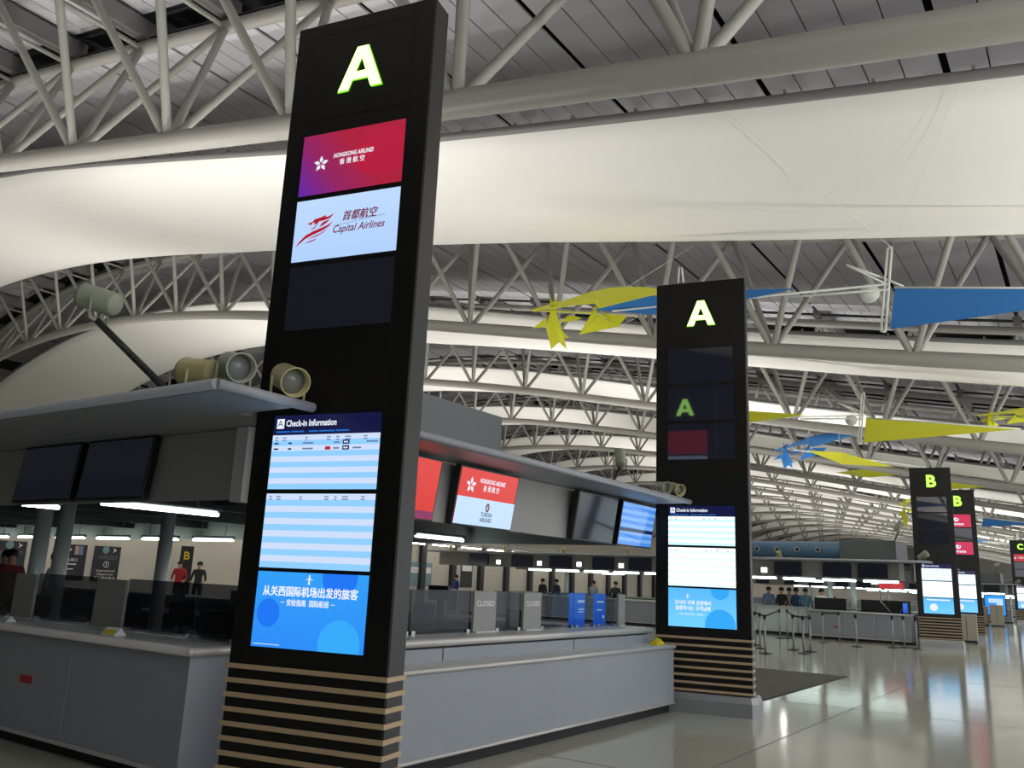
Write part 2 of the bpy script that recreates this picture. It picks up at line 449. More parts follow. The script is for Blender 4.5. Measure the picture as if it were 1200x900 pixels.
MT['s_sky1'] = mat('screen_orb_deep', (0, 0, 0), .2, emis=(34, 120, 246), estr=1)
MT['s_sky2'] = mat('screen_orb_light', (0, 0, 0), .2, emis=(56, 172, 250), estr=1)
MT['s_white'] = mat('screen_white', (0, 0, 0), .2, emis=(238, 244, 255), estr=1)
MT['s_soft'] = mat('screen_soft_white', (0, 0, 0), .2, emis=(196, 226, 250), estr=1)
MT['s_line'] = mat('screen_line_blue', (0, 0, 0), .2, emis=(36, 120, 220), estr=.8)
MT['s_ink'] = mat('screen_ink', (0, 0, 0), .2, emis=(36, 40, 96), estr=.8)
MT['s_grey'] = mat('screen_grey_ink', (0, 0, 0), .2, emis=(120, 140, 190), estr=.8)
MT['s_tag'] = mat('screen_red', (0, 0, 0), .2, emis=(196, 44, 52), estr=.9)
MT['s_logo'] = mat('screen_logo_red', (0, 0, 0), .2, emis=(190, 32, 54), estr=.85)
MT['s_maroon'] = mat('screen_maroon', (0, 0, 0), .2, emis=(124, 36, 74), estr=.85)
MT['s_scarlet'] = mat('screen_scarlet', (0, 0, 0), .15, emis=(236, 46, 32), estr=.85)
MT['s_rose'] = mat('screen_rose', (0, 0, 0), .15, emis=(206, 40, 84), estr=1.)
MT['s_ice'] = mat('screen_ice', (0, 0, 0), .15, emis=(196, 224, 252), estr=1.)

def clip_poly(poly, x0, x1, z0, z1):
    for ax, lim, sg in ((0, x0, 1), (0, x1, -1), (1, z0, 1), (1, z1, -1)):
        out = []
        for i in range(len(poly)):
            a, b = poly[i], poly[(i + 1) % len(poly)]; da, db = (a[ax] - lim) * sg, (b[ax] - lim) * sg
            if da >= 0: out.append(a)
            if da * db < 0: t = da / (da - db); out.append((a[0] + (b[0] - a[0]) * t, a[1] + (b[1] - a[1]) * t))
        poly = out
    return poly
def flat(parent, name, m, polys, y):
    """flat printed shapes in the xz plane"""
    b = MB()
    for p in polys:
        if len(p) > 2: b.add([(q[0], y, q[1]) for q in p], [tuple(range(len(p)))])
    o = b.build(name, m, parent, True)
    return tag(o, kind='stuff') if len(polys) > 6 else o
def circle(cx, cz, r, n=28, rz=None): return [(cx + r * math.cos(2 * PI * i / n), cz + (rz or r) * math.sin(2 * PI * i / n)) for i in range(n)]
def rect(x0, x1, z0, z1): return [(x0, z0), (x1, z0), (x1, z1), (x0, z1)]
def star(cx, cz, r):
    out = []
    for i in range(5):
        a = PI / 2 + 2 * PI * i / 5; d = (math.cos(a), math.sin(a)); q = (-d[1], d[0])
        w = .25 * r
        out.append([(cx + d[0] * .12 * r, cz + d[1] * .12 * r), (cx + d[0] * .5 * r + q[0] * w, cz + d[1] * .5 * r + q[1] * w), (cx + d[0] * r, cz + d[1] * r), (cx + d[0] * .5 * r - q[0] * w, cz + d[1] * .5 * r - q[1] * w)])
    return out
S_UP = ((4.943, 4.431), (4.386, 3.886), (3.840, 3.338))
UX0, UX1 = .168 - PWID / 2, 1.084 - PWID / 2
IX0, IX1 = .175 - PWID / 2, 1.076 - PWID / 2
def scr(parent, x0, x1, z0, z1, m, name='screen', y=-.006):
    return MB().box(x0, x1, y, y + .012, z0, z1).build(name, m, parent, True)
def hk_logo(s, cx, cz, k, y, m):
    flat(s, 'star_emblem', m, star(cx - .30 * k, cz - .02 * k, .08 * k), y)
    text(s, 'HONGKONG AIRLINES', m, cx + .035 * k, cz + .035 * k, y, .058 * k, .42 * k, .0015 * k, .2)
    text(s, '香 港 航 空', m, cx + .03 * k, cz - .035 * k, y, .062 * k, .26 * k, .0012 * k)
def emirates(s, cx, cz, y):
    b = MB()
    for i in range(5):
        a = i * .9; p = [(cx + (.03 + .018 * j) * math.cos(a + j * .8) - .02, y, cz + .06 + (.03 + .014 * j) * math.sin(a + j * .8)) for j in range(5)]
        b.tube(p, .016, 5)
    b.build('script_emblem', MT['s_white'], s, True)
    text(s, 'Emirates', MT['s_white'], cx, cz - .13, y, .15, .5, .004)
def dragon(s, y):
    tl, du, dv = (88., 45.), (1015., -50.), (-66., 555.); det = du[0] * dv[1] - du[1] * dv[0]
    x0, x1, z1, z0 = UX0, UX1, S_UP[1][0], S_UP[1][1]
    def f(p):
        a, b = p[0] - tl[0], p[1] - tl[1]; u = (a * dv[1] - b * dv[0]) / det; v = (du[0] * b - du[1] * a) / det
        return (x0 + u * (x1 - x0), z1 - v * (z1 - z0))
    polys = [[(200, 255), (245, 243), (265, 222), (330, 208), (385, 190), (375, 205), (400, 207), (465, 182), (420, 222), (360, 238), (310, 245), (290, 268), (255, 270), (270, 250), (240, 255), (235, 270), (205, 268)],
             [(225, 300), (240, 305), (265, 290), (300, 268), (285, 285), (262, 305), (240, 315)], [(310, 298), (335, 268), (355, 250), (425, 232), (385, 262), (345, 285)],
             [(65, 470), (110, 415), (170, 365), (250, 330), (330, 305), (390, 285), (450, 255), (405, 298), (330, 335), (240, 365), (160, 400), (100, 445)],
             [(180, 405), (250, 378), (330, 350), (400, 310), (350, 350), (280, 380)], [(160, 435), (220, 415), (290, 395), (260, 415), (210, 430)]]
    flat(s, 'dragon_emblem', MT['s_logo'], [[f(p) for p in q] for q in polys], y)
    p = f((707, 212)); text(s, '首都航空', MT['s_maroon'], p[0], p[1], y, .085, .30, .0022, .25)
    p = f((690, 320)); text(s, 'Capital Airlines', MT['s_maroon'], p[0], p[1], y, .085, .45, .0012, .3)
    a, b = f((455, 298)), f((955, 230)); flat(s, 'underline', MT['s_grey'], [[a, b, (b[0], b[1] + .004), (a[0], a[1] + .004)]], y)

def info_screens(p, letter, bright, poster):
    R, R7, BL = (MT['s_rows_b'], MT['s_rows7_b'], MT['s_blue_b']) if bright else (MT['s_rows'], MT['s_rows7'], MT['s_blue'])
    x0, x1 = IX0, IX1; y = -.009
    s = scr(p, x0, x1, 2.155, 2.545, R, 'timetable_screen')
    h = MB().box(x0, x1, -.006, .006, 2.546, 2.69).build('header', MT['s_head'], s, True)
    flat(s, 'letter_tile', MT['s_white'], [rect(x0 + .028, x0 + .092, 2.592, 2.664)], y)
    text(s, letter, MT['s_ink'], x0 + .06, 2.628, y - .002, .068)
    text(s, 'Check-in Information', MT['s_white'], x0 + .325, 2.628, y, .064, .43, .0016)
    flat(s, 'notice_line', MT['s_line'], [rect(x0 + .03 + a, x0 + .03 + b, 2.563, 2.574) for a, b in ((0, .12), (.13, .24), (.28, .36), (.37, .5), (.51, .62))], y)
    flat(s, 'column_heads', MT['s_grey'], [rect(x0 + a * .9, x0 + a * .9 + w, 2.520 - d, 2.528 - d) for a, w in ((.03, .025), (.1, .035), (.32, .02), (.52, .035), (.61, .025), (.69, .05), (.86, .03)) for d in (0, .018)], y)
    if not bright:
        for z in (2.484, 2.443):
            flat(s, 'row_entry', MT['s_ink'], [rect(x0 + a, x0 + a + w, z - .006, z + .006) for a, w in ((.02, .04), (.145, .03))], y)
            flat(s, 'row_entry', MT['s_grey'], [rect(x0 + a, x0 + a + w, z - .006, z + .006) for a, w in ((.27, .09), (.53, .05))], y)
            flat(s, 'time_tile', MT['s_ink'], [rect(x0 + .605, x0 + .662, z - .013, z + .017)], y)
            flat(s, 'time_digits', MT['s_white'], [rect(x0 + .617, x0 + .631, z - .004, z + .007), rect(x0 + .636, x0 + .65, z - .004, z + .007)], y - .002)
        flat(s, 'status_tile', MT['s_tag'], [rect(x0 + .462, x0 + .508, 2.432, 2.456)], y)
        flat(s, 'row_entry', MT['s_grey'], [rect(x0 + .80, x0 + .89, 2.48, 2.492), rect(x0 + .69, x0 + .76, 2.437, 2.449)], y)
    s = scr(p, x0, x1, 1.608, 2.123, R7, 'timetable_screen')
    flat(s, 'column_heads', MT['s_grey'], [rect(x0 + a * .9, x0 + a * .9 + w, 2.098 - d, 2.106 - d) for a, w in ((.03, .025), (.1, .035), (.32, .02), (.55, .035), (.64, .02), (.71, .05), (.88, .03)) for d in (0, .018)], y)
    s = scr(p, x0, x1, 1.077, 1.582, BL, 'poster_screen')
    if poster is None: return
    cl = lambda q: clip_poly(q, x0, x1, 1.077, 1.582)
    if poster == 'cn':
        flat(s, 'orb', MT['s_sky1'], [cl(circle(x0 + .12, 1.305, .095))], y + .001)
        flat(s, 'orb', MT['s_sky1'], [cl(circle(x0 + .68, 1.565, .14))], y + .001)
        flat(s, 'orb', MT['s_sky2'], [cl(circle(x0 + .71, 1.12, .165))], y + .001)
        ax, az = x0 + .435, 1.535
        flat(s, 'plane_icon', MT['s_white'], [rect(ax - .006, ax + .006, az - .03, az + .032), [(ax - .036, az - .004), (ax, az + .014), (ax + .036, az - .004), (ax, az + .004)], [(ax - .016, az - .03), (ax, az - .02), (ax + .016, az - .03)]], y)
        text(s, '从关西国际机场出发的旅客', MT['s_white'], x0 + .445, 1.448, y, .072, .77, .0022)
        text(s, '－ 安检指南  国际航班 －', MT['s_white'], x0 + .437, 1.376, y, .048, .44, .001)
        flat(s, 'credit_line', MT['s_soft'], [rect(x0 + .02, x0 + .24, 1.094, 1.099)], y)
    elif poster == 'kr':
        flat(s, 'orb', MT['s_sky2'], [cl(circle(x0 + .69, 1.12, .2)), cl(circle(x0 + .69, 1.565, .12))], y + .001)
        ax, az = x0 + .26, 1.475
        flat(s, 'plane_icon', MT['s_white'], [rect(ax - .006, ax + .006, az - .03, az + .032), [(ax - .036, az - .004), (ax, az + .014), (ax + .036, az - .004), (ax, az + .004)], [(ax - .016, az - .03), (ax, az - .02), (ax + .016, az - .03)]], y)
        text(s, '간사이 국제 공항에서', MT['s_white'], x0 + .33, 1.388, y, .066, .48, .002)
        text(s, '출발하시는 고객님께', MT['s_white'], x0 + .33, 1.316, y, .066, .46, .002)
        text(s, '－ 보안 검색 안내  국제선 －', MT['s_white'], x0 + .31, 1.24, y, .034, .4, .0005)
    elif poster == 'far':
        flat(s, 'headline', MT['s_white'], [cl(rect(x0 + .1, x0 + .8, 1.5, 1.54))], y)
        flat(s, 'orb', MT['s_white'], [cl(circle(x0 + .3, 1.28, .12))], y)

def big_letter(p, ch, y, flip=False):
    g = empty('letter', (0, 0, 0)); g.parent = p
    sx = -1 if flip else 1
    z0, z1 = 5.285, 5.655
    if ch == 'A':
        c = .012
        outer = [(-.195, z0), (-.098, z0), (-.068, z0 + .082), (.072, z0 + .082), (.102, z0), (.2, z0), (.052, z1), (-.046, z1)]
        tri = [(-.043, z0 + .15), (.047, z0 + .15), (.002, z0 + .27)]
        strips = [[outer[0], outer[1], (-.068, z0 + .082), tri[0], tri[2], (.003, z1), outer[7]],
                  [outer[2], outer[3], tri[1], tri[0]], [(.072, z0 + .082), outer[4], outer[5], outer[6], (.003, z1), tri[2], tri[1]]]
        b = MB(); e = MB()
        for q in strips:
            b.add([(sx * (u + c), y - .012 * sx, z) for u, z in q], [tuple(range(len(q)))])
        for poly in (outer, tri):
            n = len(poly)
            e.add([(sx * (u + c), y - .012 * sx, z) for u, z in poly] + [(sx * (u * 1.05 + c), y - .001 * sx, z + (z - 5.46) * .05) for u, z in poly], [(i, (i + 1) % n, (i + 1) % n + n, i + n) for i in range(n)])
        b.build('face', MT['letter'], g, True); e.build('glow_edge', MT['letter_edge'], g, True)
    else:
        for nm, m, off, dy in (('face', MT['letter_far'], .014, .012), ('glow_edge', MT['letter_edge'], .026, .004)):
            me = text_mesh(ch, m, .56, None, off)
            o = place(nm, me, g, Matrix.Translation((.01, y - dy * sx, 5.465)) @ (Matrix.Rotation(PI, 4, 'Z') if flip else Matrix.Identity(4)))
    return g

def pylon(key, letter, label, ups, bright, poster, full=True):
    P = Vector(PYL[key] + (0,)) + PU * (PWID / 2)
    p = empty('sign_pylon', P, PA, label, 'sign pylon', 'black lettered check-in pylons')
    h = PWID / 2
    MB().box(-h, h, 0, PDEP, .25, PTOP).build('body', MT['black'], p, True, .008)
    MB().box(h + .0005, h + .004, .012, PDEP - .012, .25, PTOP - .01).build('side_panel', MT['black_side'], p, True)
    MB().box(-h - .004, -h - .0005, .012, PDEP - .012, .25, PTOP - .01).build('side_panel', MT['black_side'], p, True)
    # letter panel and seams
    MB().box(.166 - h, 1.086 - h, -.003, .003, 5.082, 5.828).build('letter_panel', MT['black'], p, True)
    sm = MB(); a, b = .166 - h, 1.086 - h
    for q in (rect(a - .008, a, 5.082, 5.828), rect(b, b + .008, 5.082, 5.828), rect(a - .008, b + .008, 5.074, 5.082), rect(a - .008, b + .008, 5.828, 5.836), rect(a - .006, a - .002, .98, 5.07), rect(b + .002, b + .006, .98, 5.07)):
        sm.box(q[0][0], q[2][0], -.004, .002, q[0][1], q[2][1])
    sm.build('panel_seam', MT['seam'], p, True)
    big_letter(p, letter, -.003)
    for i, (zt, zb_) in enumerate(S_UP):
        m = ups[i]
        if m == 'hk':
            s = scr(p, UX0, UX1, zb_, zt, MT['s_red'])
            flat(s, 'orb', MT['s_red_orb'], [clip_poly(circle(UX0 + .74, zb_ + .28, .27, rz=.2), UX0, UX1, zb_, zt)], -.0065)
            hk_logo(s, UX0 + .445, 4.70, .86, -.009, MT['s_white'])
        elif m == 'cap':
            s = scr(p, UX0, UX1, zb_, zt, MT['s_pale']); dragon(s, -.009)
        elif m == 'em':
            s = scr(p, UX0, UX1, zb_, zt, MT['s_rose']); emirates(s, UX0 + .4, (zt + zb_) / 2, -.01)
        elif m == 'hk2':
            s = scr(p, UX0, UX1, zb_, zt, MT['s_tag']); hk_logo(s, UX0 + .45, (zt + zb_) / 2, 1.2, -.009, MT['s_white'])
        else: s = scr(p, UX0, UX1, zb_, zt, MT['off_pylon'])
    info_screens(p, letter, bright, poster)
    for k in range(8):
        z = .954 - .094 * k
        MB().box(-h - .012, h + .012, -.012, PDEP + .012, z - .031, z).build('inlay_strip', MT['tan'], p, True)
    bs = MB(); c = .07
    out = [(-h - .07 + c, -.09), (h + .07 - c, -.09), (h + .07, -.09 + c), (h + .07, .44), (-h - .07, .44), (-h - .07, -.09 + c)]
    n = len(out); ins = [(u * .965, v * .8 + .03) for u, v in out]
    bs.add([(u, v, 0) for u, v in out] + [(u, v, .17) for u, v in out] + [(u, v, .245) for u, v in ins],
           [tuple(range(n - 1, -1, -1))] + [(j * n + i, j * n + (i + 1) % n, (j + 1) * n + (i + 1) % n, (j + 1) * n + i) for j in (0, 1) for i in range(n)] + [tuple(2 * n + i for i in range(n))])
    bs.build('plinth', MT['steel'], p, True)
    # the other face carries the same letter and displays
    big_letter(p, letter, PDEP + .003, True)
    for (zt, zb_), m in zip(S_UP, (MT['s_rose'], MT['s_pale'], MT['off_pylon'])):
        scr(p, -UX1, -UX0, zb_, zt, m, 'screen', PDEP - .006)
    return p
pylon('A1', 'A', 'black A pylon with red and pale airline screens beside the grey counter', ('hk', 'cap', None), False, 'cn')
pylon('A2', 'A', 'black A pylon with three dark upper screens and a steel plinth', (None, None, None), True, 'kr')
pylon('B1', 'B', 'black B pylon with dark upper screens at the end of island B', (None, None, None), True, 'far')
pylon('B2', 'B', 'black B pylon with two pink red airline screens', ('em', None, 'em'), True, 'far')
pylon('C1', 'C', 'black C pylon with one red airline screen under its letter', ('hk2', None, None), True, 'far')

# ------------------------------------------------------------------ flood lamps
def flood(loc, aim, label, housing='lamp_yel', power=1., group=None, stand=.17, size=1.0, light=True, angle=125):
    """a can-shaped floodlight on a yoke; loc is the foot of the yoke"""
    L = Vector(loc); t = empty('floodlight', L, 0, label, 'floodlight', group)
    d = Vector(aim).normalized(); q = Vector((0, 0, 1)).rotation_difference(d).to_matrix().to_4x4()
    c = Vector((0, 0, stand)); m = Matrix.Translation(c) @ q; s = size
    MB().lathe(m, [(.0, -.13 * s), (.07 * s, -.13 * s), (.084 * s, -.115 * s), (.088 * s, .12 * s), (.095 * s, .14 * s), (.085 * s, .14 * s), (.082 * s, .05 * s), (0, .05 * s)], 20).build('housing', MT[housing], t, True)
    MB().lathe(m, [(0, .06 * s), (.081 * s, .06 * s), (.081 * s, .07 * s), (0, .075 * s)], 16).build('lens', MT['lens'], t, True)
    side = d.cross(Vector((0, 0, 1))); side = side.normalized() if side.length > .1 else Vector((1, 0, 0))
    w = .105 * s
    y = MB()
    for k in (-1, 1): y.tube([side * w * k + c, side * w * k + Vector((0, 0, .012))], .011, 6)
    y.tube([side * -w + Vector((0, 0, .012)), side * w + Vector((0, 0, .012))], .012, 6)
    y.build('yoke', MT[housing], t, True)
    MB().box(-.05, .05, -.05, .05, 0, .012).build('foot_plate', MT['dark'], t, True)
    if light and power:
        l = bpy.data.lights.new('flood_light', 'SPOT'); l.energy = FLOOD_POWER * power; l.spot_size = math.radians(angle); l.spot_blend = .9; l.shadow_soft_size = .08
        l.color = (1., .985, .955)
        o = bpy.data.objects.new('flood_light', l); COL.objects.link(o); o.parent = t
        o.matrix_local = Matrix.Translation(c + d * .16 * s) @ Vector((0, 0, -1)).rotation_difference(d).to_matrix().to_4x4()
    return t

# ------------------------------------------------------------------ check-in islands
def tube_light(a, b, label, group, rad=.022):
    a, b = Vector(a), Vector(b); t = empty('fluorescent_lamp', (a + b) / 2, 0, label, 'lamp', group)
    MB().tube([a, b], rad, 8).build('tube', MT['tube'], t)
    u = (b - a).normalized(); h = MB()
    h.tube([a - u * .04 + Vector((0, 0, .05)), b + u * .04 + Vector((0, 0, .05))], .026, 4)
    for e in (a, b): h.tube([e, e + Vector((0, 0, .05))], .014, 6)
    h.build('holder', MT['fixture'], t)
    for e in (a.lerp(b, .2), a.lerp(b, .8)): MB().tube([e + Vector((0, 0, .05)), (e.x, e.y, 2.619)], .006, 5).build('hanger', MT['fixture'], t)
    return t
def counter_unit(name, x0, x1, yf, yb, label, group, doors=0, m='grey'):
    t = empty(name, ((x0 + x1) / 2, (yf + yb) / 2, 0), 0, label, 'counter', group)
    s = 1 if yb > yf else -1
    MB().box(x0 + .004, x1 - .004, yf, yb, .1, .945).build('body', MT[m], t, bevel=.004)
    MB().box(x0 + .004, x1 - .004, yf + .07 * s, yb, 0, .1).build('toe_kick', MT['toe'], t)
    MB().box(x0 + .004, x1 - .004, yf - .012 * s, yf - .001 * s, .095, .125).build('bottom_trim', MT['lip'], t)
    return t
def worktop(label, x0, x1, yf, yb, z=1.0, group=None):
    t = empty('worktop', ((x0 + x1) / 2, (yf + yb) / 2, z - .05), 0, label, 'worktop', group)
    s = 1 if yb > yf else -1
    MB().box(x0, x1, yf, yb, z - .05, z).build('slab', MT['top'], t)
    MB().tube([(x0, yf, z - .03), (x1, yf, z - .03), ], .034, 12).build('lip', MT['lip'], t)
    return t
def monitor_panel(name, c, w, h, nrm, tilt, label, group, face='off', cat='screen', th=.07, parts=None):
    """a flat display hung on a fascia; nrm 'x' or '-y' gives the way it faces"""
    rz = PI / 2 if nrm == 'x' else 0.
    t = bpy.data.objects.new(name, None); COL.objects.link(t); t.empty_display_size = .1
    t.location = c; t.rotation_euler = (-tilt, 0, rz); t.rotation_mode = 'XYZ'
    tag(t, label, cat, group)
    MB().box(-w / 2, w / 2, 0, th, -h / 2, h / 2).build('case', MT['bezel'], t, True, .006)
    if face: MB().box(-w / 2 + .02, w / 2 - .02, -.004, .004, -h / 2 + .02, h / 2 - .02).build('display', MT[face], t, True)
    return t

def island(dy, nm, lvl, Lx=-26.):
    """nm: island letter; lvl 0 = nearest, fully fitted"""
    fy, by = 4.12 + dy, 11.16 + dy                          # counter faces on the two long sides
    # canopy: slab, rounded lip and raised box on top
    c = empty('canopy', (-15, 7.6 + dy, 2.70), 0, 'grey eaves canopy over check-in island ' + nm, 'canopy')
    sl = MB().box(Lx, -5.12, 3.27 + dy, 12.1 + dy, 2.70, 2.76)
    for q0, q1 in ((3.27, 3.88), (4.38, 10.82), (11.36, 12.1)): sl.box(-5.12, -4.55, q0 + dy, q1 + dy, 2.70, 2.76)     # notched round the two pylons
    sl.build('slab', MT['canopy'], c)
    for q0, q1 in ((3.24, 4.06), (4.38, 10.98), (11.36, 12.1)):
        MB().tube([(-4.53, q0 + dy, 2.735), (-4.53, q1 + dy, 2.735)], .036, 12).build('edge_lip', MT['canopy'], c)
    MB().tube([(Lx, 3.24 + dy, 2.735), (-4.53, 3.24 + dy, 2.735)], .036, 12).build('edge_lip', MT['canopy'], c)
    MB().tube([(Lx, 12.1 + dy, 2.735), (-4.53, 12.1 + dy, 2.735)], .036, 12).build('edge_lip', MT['canopy'], c)
    # fascia walls under the canopy
    f = empty('fascia', (-15, 7.6 + dy, 2.13), 0, 'grey fascia band under the canopy of island ' + nm, 'fascia')
    MB().box(Lx, -5.60, 4.30 + dy, 4.40 + dy, 2.13, 2.694).build('long_panel', MT['grey_dark'], f)
    MB().box(-5.26, -5.16, 4.45 + dy, 10.85 + dy, 2.10, 2.694).build('end_panel', MT['grey_dark'], f)
    MB().box(Lx, -5.30, 10.9 + dy, 11.0 + dy, 2.13, 2.694).build('long_panel', MT['grey_dark'], f)
    MB().box(-5.60, -5.46, 4.25 + dy, 4.41 + dy, 2.10, 2.694).build('corner_post', MT['top'], f)
    for y in (10.88,): MB().box(-5.31, -5.17, y - .07 + dy, y + .09 + dy, 2.10, 2.694).build('corner_post', MT['top'], f)
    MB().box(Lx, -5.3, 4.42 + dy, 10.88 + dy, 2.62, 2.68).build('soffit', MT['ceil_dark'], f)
    if lvl < 1:
        for x in [-7.2 - 2.6 * i for i in range(7)]: MB().box(x - .08, x + .08, 4.42 + dy, 10.88 + dy, 2.34, 2.60).build('soffit_beam', MT['dark'], f)
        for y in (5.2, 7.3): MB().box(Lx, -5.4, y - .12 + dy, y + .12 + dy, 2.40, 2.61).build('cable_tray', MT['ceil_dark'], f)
    # air jet unit on top
    b = empty('air_unit', (-7, 7.4 + dy, 2.76), 0, 'grey box air unit standing on the canopy of island ' + nm, 'air unit')
    MB().box(-8.0, -6.0, 6.2 + dy, 8.5 + dy, 2.762, 3.58).build('case', MT['box'], b, bevel=.01)
    MB().box(-7.98, -6.02, 6.18 + dy, 6.2 + dy, 2.80, 2.86).build('base_rail', MT['dark'], b)
    j = empty('jet_duct', (-10.4, 6.7 + dy, 2.76), 0, 'blue round air jet duct with nozzle holes on island ' + nm, 'duct')
    MB().lathe(Matrix.Translation((-8.02, 6.75 + dy, 3.19)) @ Matrix.Rotation(-PI / 2, 4, 'Y'), [(0, 0), (.34, 0), (.385, .02), (.385, .1), (.36, .12), (.36, 5.4), (0, 5.4)], 28).build('barrel', MT['blue_duct'], j)
    for i in range(5):
        x = -8.85 - .80 * i
        MB().lathe(Matrix.Translation((x, 6.75 - .345 + dy, 3.21)) @ Matrix.Rotation(PI / 2, 4, 'X'), [(.06, 0), (.105, 0), (.115, .03), (.075, .045), (.06, .02)], 16).build('nozzle', MT['fixture'], j)
        MB().lathe(Matrix.Translation((x, 6.75 - .345 + dy, 3.21)) @ Matrix.Rotation(PI / 2, 4, 'X'), [(0, .012), (.062, .012), (.062, .02), (0, .02)], 12).build('nozzle_throat', MT['hole'], j)
    MB().box(-13.3, -8.3, 6.6 + dy, 6.9 + dy, 2.762, 2.84).build('cradle', MT['dark'], j)
    # long-side counters
    if lvl == 0: spans = [(-5.66 - 1.62 * i, -5.66 - 1.62 * (i + 1)) for i in range(12)]
    else: spans = [(-5.3 - 1.12 * i, -5.3 - 1.12 * (i + 1)) for i in range(3)] + [(-11.6 - 1.62 * i, -11.6 - 1.62 * (i + 1)) for i in range(8)]
    for i, (a, d) in enumerate(spans):
        u = counter_unit('counter_unit', d, a, fy, fy + .6, 'grey panelled check-in counter unit along the long side of island ' + nm, 'counter units of island ' + nm)
        if lvl == 0 and i == 0: u['label'] = 'grey counter unit at the corner of island A beside the first A pylon'
        if lvl == 0 and i == 1:
            u['label'] = 'grey counter unit with a red warning label and a round lock'
            MB().box(-8.06, -7.86, fy - .004, fy + .002, .52, .585).build('warning_label', MT['red'], u)
            MB().lathe(Matrix.Translation((-8.56, fy, .78)) @ Matrix.Rotation(PI / 2, 4, 'X'), [(0, .02), (.03, .02), (.036, .008), (.036, 0)], 14).build('lock', MT['lip'], u)
        if lvl == 1 and i == 2:
            MB().box(a - .3, a - .08, fy - .004, fy + .002, .42, .47).build('warning_label', MT['red'], u)
    wt = worktop('pale rounded worktop along the long side of island ' + nm, Lx, -5.62 if lvl == 0 else -11.55, fy - .04, fy + .68)
    if lvl == 0:
        MB().tube([(-5.62, fy - .04, .97), (-5.62, fy + .68, .97)], .034, 12).build('end_lip', MT['lip'], wt)
        MB().lathe(Matrix.Translation((-5.62, fy - .04, .97)), [(0, -.034), (.024, -.024), (.034, 0), (.024, .024), (0, .034)], 14).build('corner_cap', MT['lip'], wt)
    if lvl: worktop('short pale worktop beside the pylon of island ' + nm, -8.66, -5.28, fy - .04, fy + .68)
    for i in range(10 if lvl < 2 else 0):
        a = -6.2 - 1.75 * i
        counter_unit('counter_unit', a - 1.75, a, by, by - .6, 'grey check-in counter unit on the far long side of island ' + nm, 'far side counter units of island ' + nm)
    if lvl < 2: worktop('pale worktop along the far long side of island ' + nm, Lx, -6.15, by + .04, by - .68)
    # end counter with its baggage ledge
    if lvl < 2:
        e = empty('end_counter', (-4.9, 7.8 + dy, 0), 0, 'long grey end counter with a stepped ledge between the %s pylons' % nm, 'counter')
        MB().box(-5.0, -4.70, 4.86 + dy, 10.82 + dy, .11, .80).build('lower_front', MT['grey'], e, bevel=.004)
        MB().box(-5.0, -4.77, 4.86 + dy, 10.82 + dy, 0, .11).build('toe_kick', MT['toe'], e)
        MB().tube([(-4.695, 4.86 + dy, .125), (-4.695, 10.82 + dy, .125)], .016, 8).build('bottom_trim', MT['lip'], e)
        MB().box(-5.03, -4.69, 4.86 + dy, 10.82 + dy, .80, .842).build('ledge', MT['top'], e)
        MB().tube([(-4.685, 4.86 + dy, .821), (-4.685, 10.82 + dy, .821)], .021, 10).build('ledge_lip', MT['lip'], e)
        for q0, q1 in ((4.86, 6.35), (6.36, 8.75), (8.76, 10.78)): MB().box(-5.45, -5.03, q0 + dy, q1 - .01 + dy, .1, .955).build('riser_panel', MT['grey'], e)
        w = empty('worktop', (-5.3, 7.8 + dy, .97), 0, 'rounded upper worktop of the end counter between the %s pylons' % nm, 'worktop')
        MB().box(-5.62, -5.02, 4.86 + dy, 10.78 + dy, .975, 1.045).build('slab', MT['top'], w)
        MB().tube([(-5.015, 4.86 + dy, 1.01), (-5.015, 10.78 + dy, 1.01)], .036, 12).build('lip', MT['lip'], w)
        MB().box(-5.6, -5.06, 4.86 + dy, 10.78 + dy, .956, .974).build('shadow_gap', MT['toe'], w)
    # lamps
    G = 'fluorescent tubes of island ' + nm
    if lvl == 0:
        for x, y0, y1 in ((-8.05, 4.62, 6.0), (-8.2, 9.55, 10.72), (-9.45, 4.55, 4.95)):
            tube_light((x, y0 + dy, 2.16), (x - .02, y1 + dy, 2.16), 'bare fluorescent tube hung across the inside of island ' + nm, G)
        for i in range(9):
            x = -10.2 - 1.75 * i
            tube_light((x, 10.6 + dy, 2.1), (x - 1.25, 10.6 + dy, 2.1), 'bare fluorescent tube hung along the far side inside island ' + nm, G)
    else:
        for i in range(11):
            x = -5.7 - 1.42 * i
            tube_light((x, 4.62 + dy, 2.06), (x - 1.15, 4.62 + dy, 2.06), 'bare fluorescent tube under the long fascia of island ' + nm, G, .04)
        for i in range(5):
            x = -6.4 - 3.1 * i
            tube_light((x, 9.6 + dy, 2.06), (x - 1.2, 9.6 + dy, 2.06), 'bare fluorescent tube deep inside island ' + nm, G, .035)
    # columns
    for x, y in ((-12., 6.1), (-12.02, 6.42), (-12., 8.02), (-20., 6.2), (-20., 8.2)) if lvl == 0 else ((-7.45, 5.62), (-8.3, 5.75), (-14., 6.2), (-20., 6.2)):
        t = empty('column', (x, y + dy, 0), 0); tag(t, 'round painted steel column inside island ' + nm, kind='structure')
        MB().tube([(x, y + dy, 0), (x, y + dy, 2.615)], .105, 18).build('shaft', MT['post'], t)
        MB().tube([(x, y + dy, 0), (x, y + dy, .06)], .15, 18).build('collar', MT['dark'], t)
    # extra floodlights added out of sight on the canopy to light the roof
    G = 'added floodlights on the roof of island ' + nm
    lb = 'added can floodlight on the canopy roof of island %s, lighting the hall roof' % nm
    xs = [-8.8 - 3.2 * i for i in range(6)] if lvl < 2 else (-7., -14., -21.)
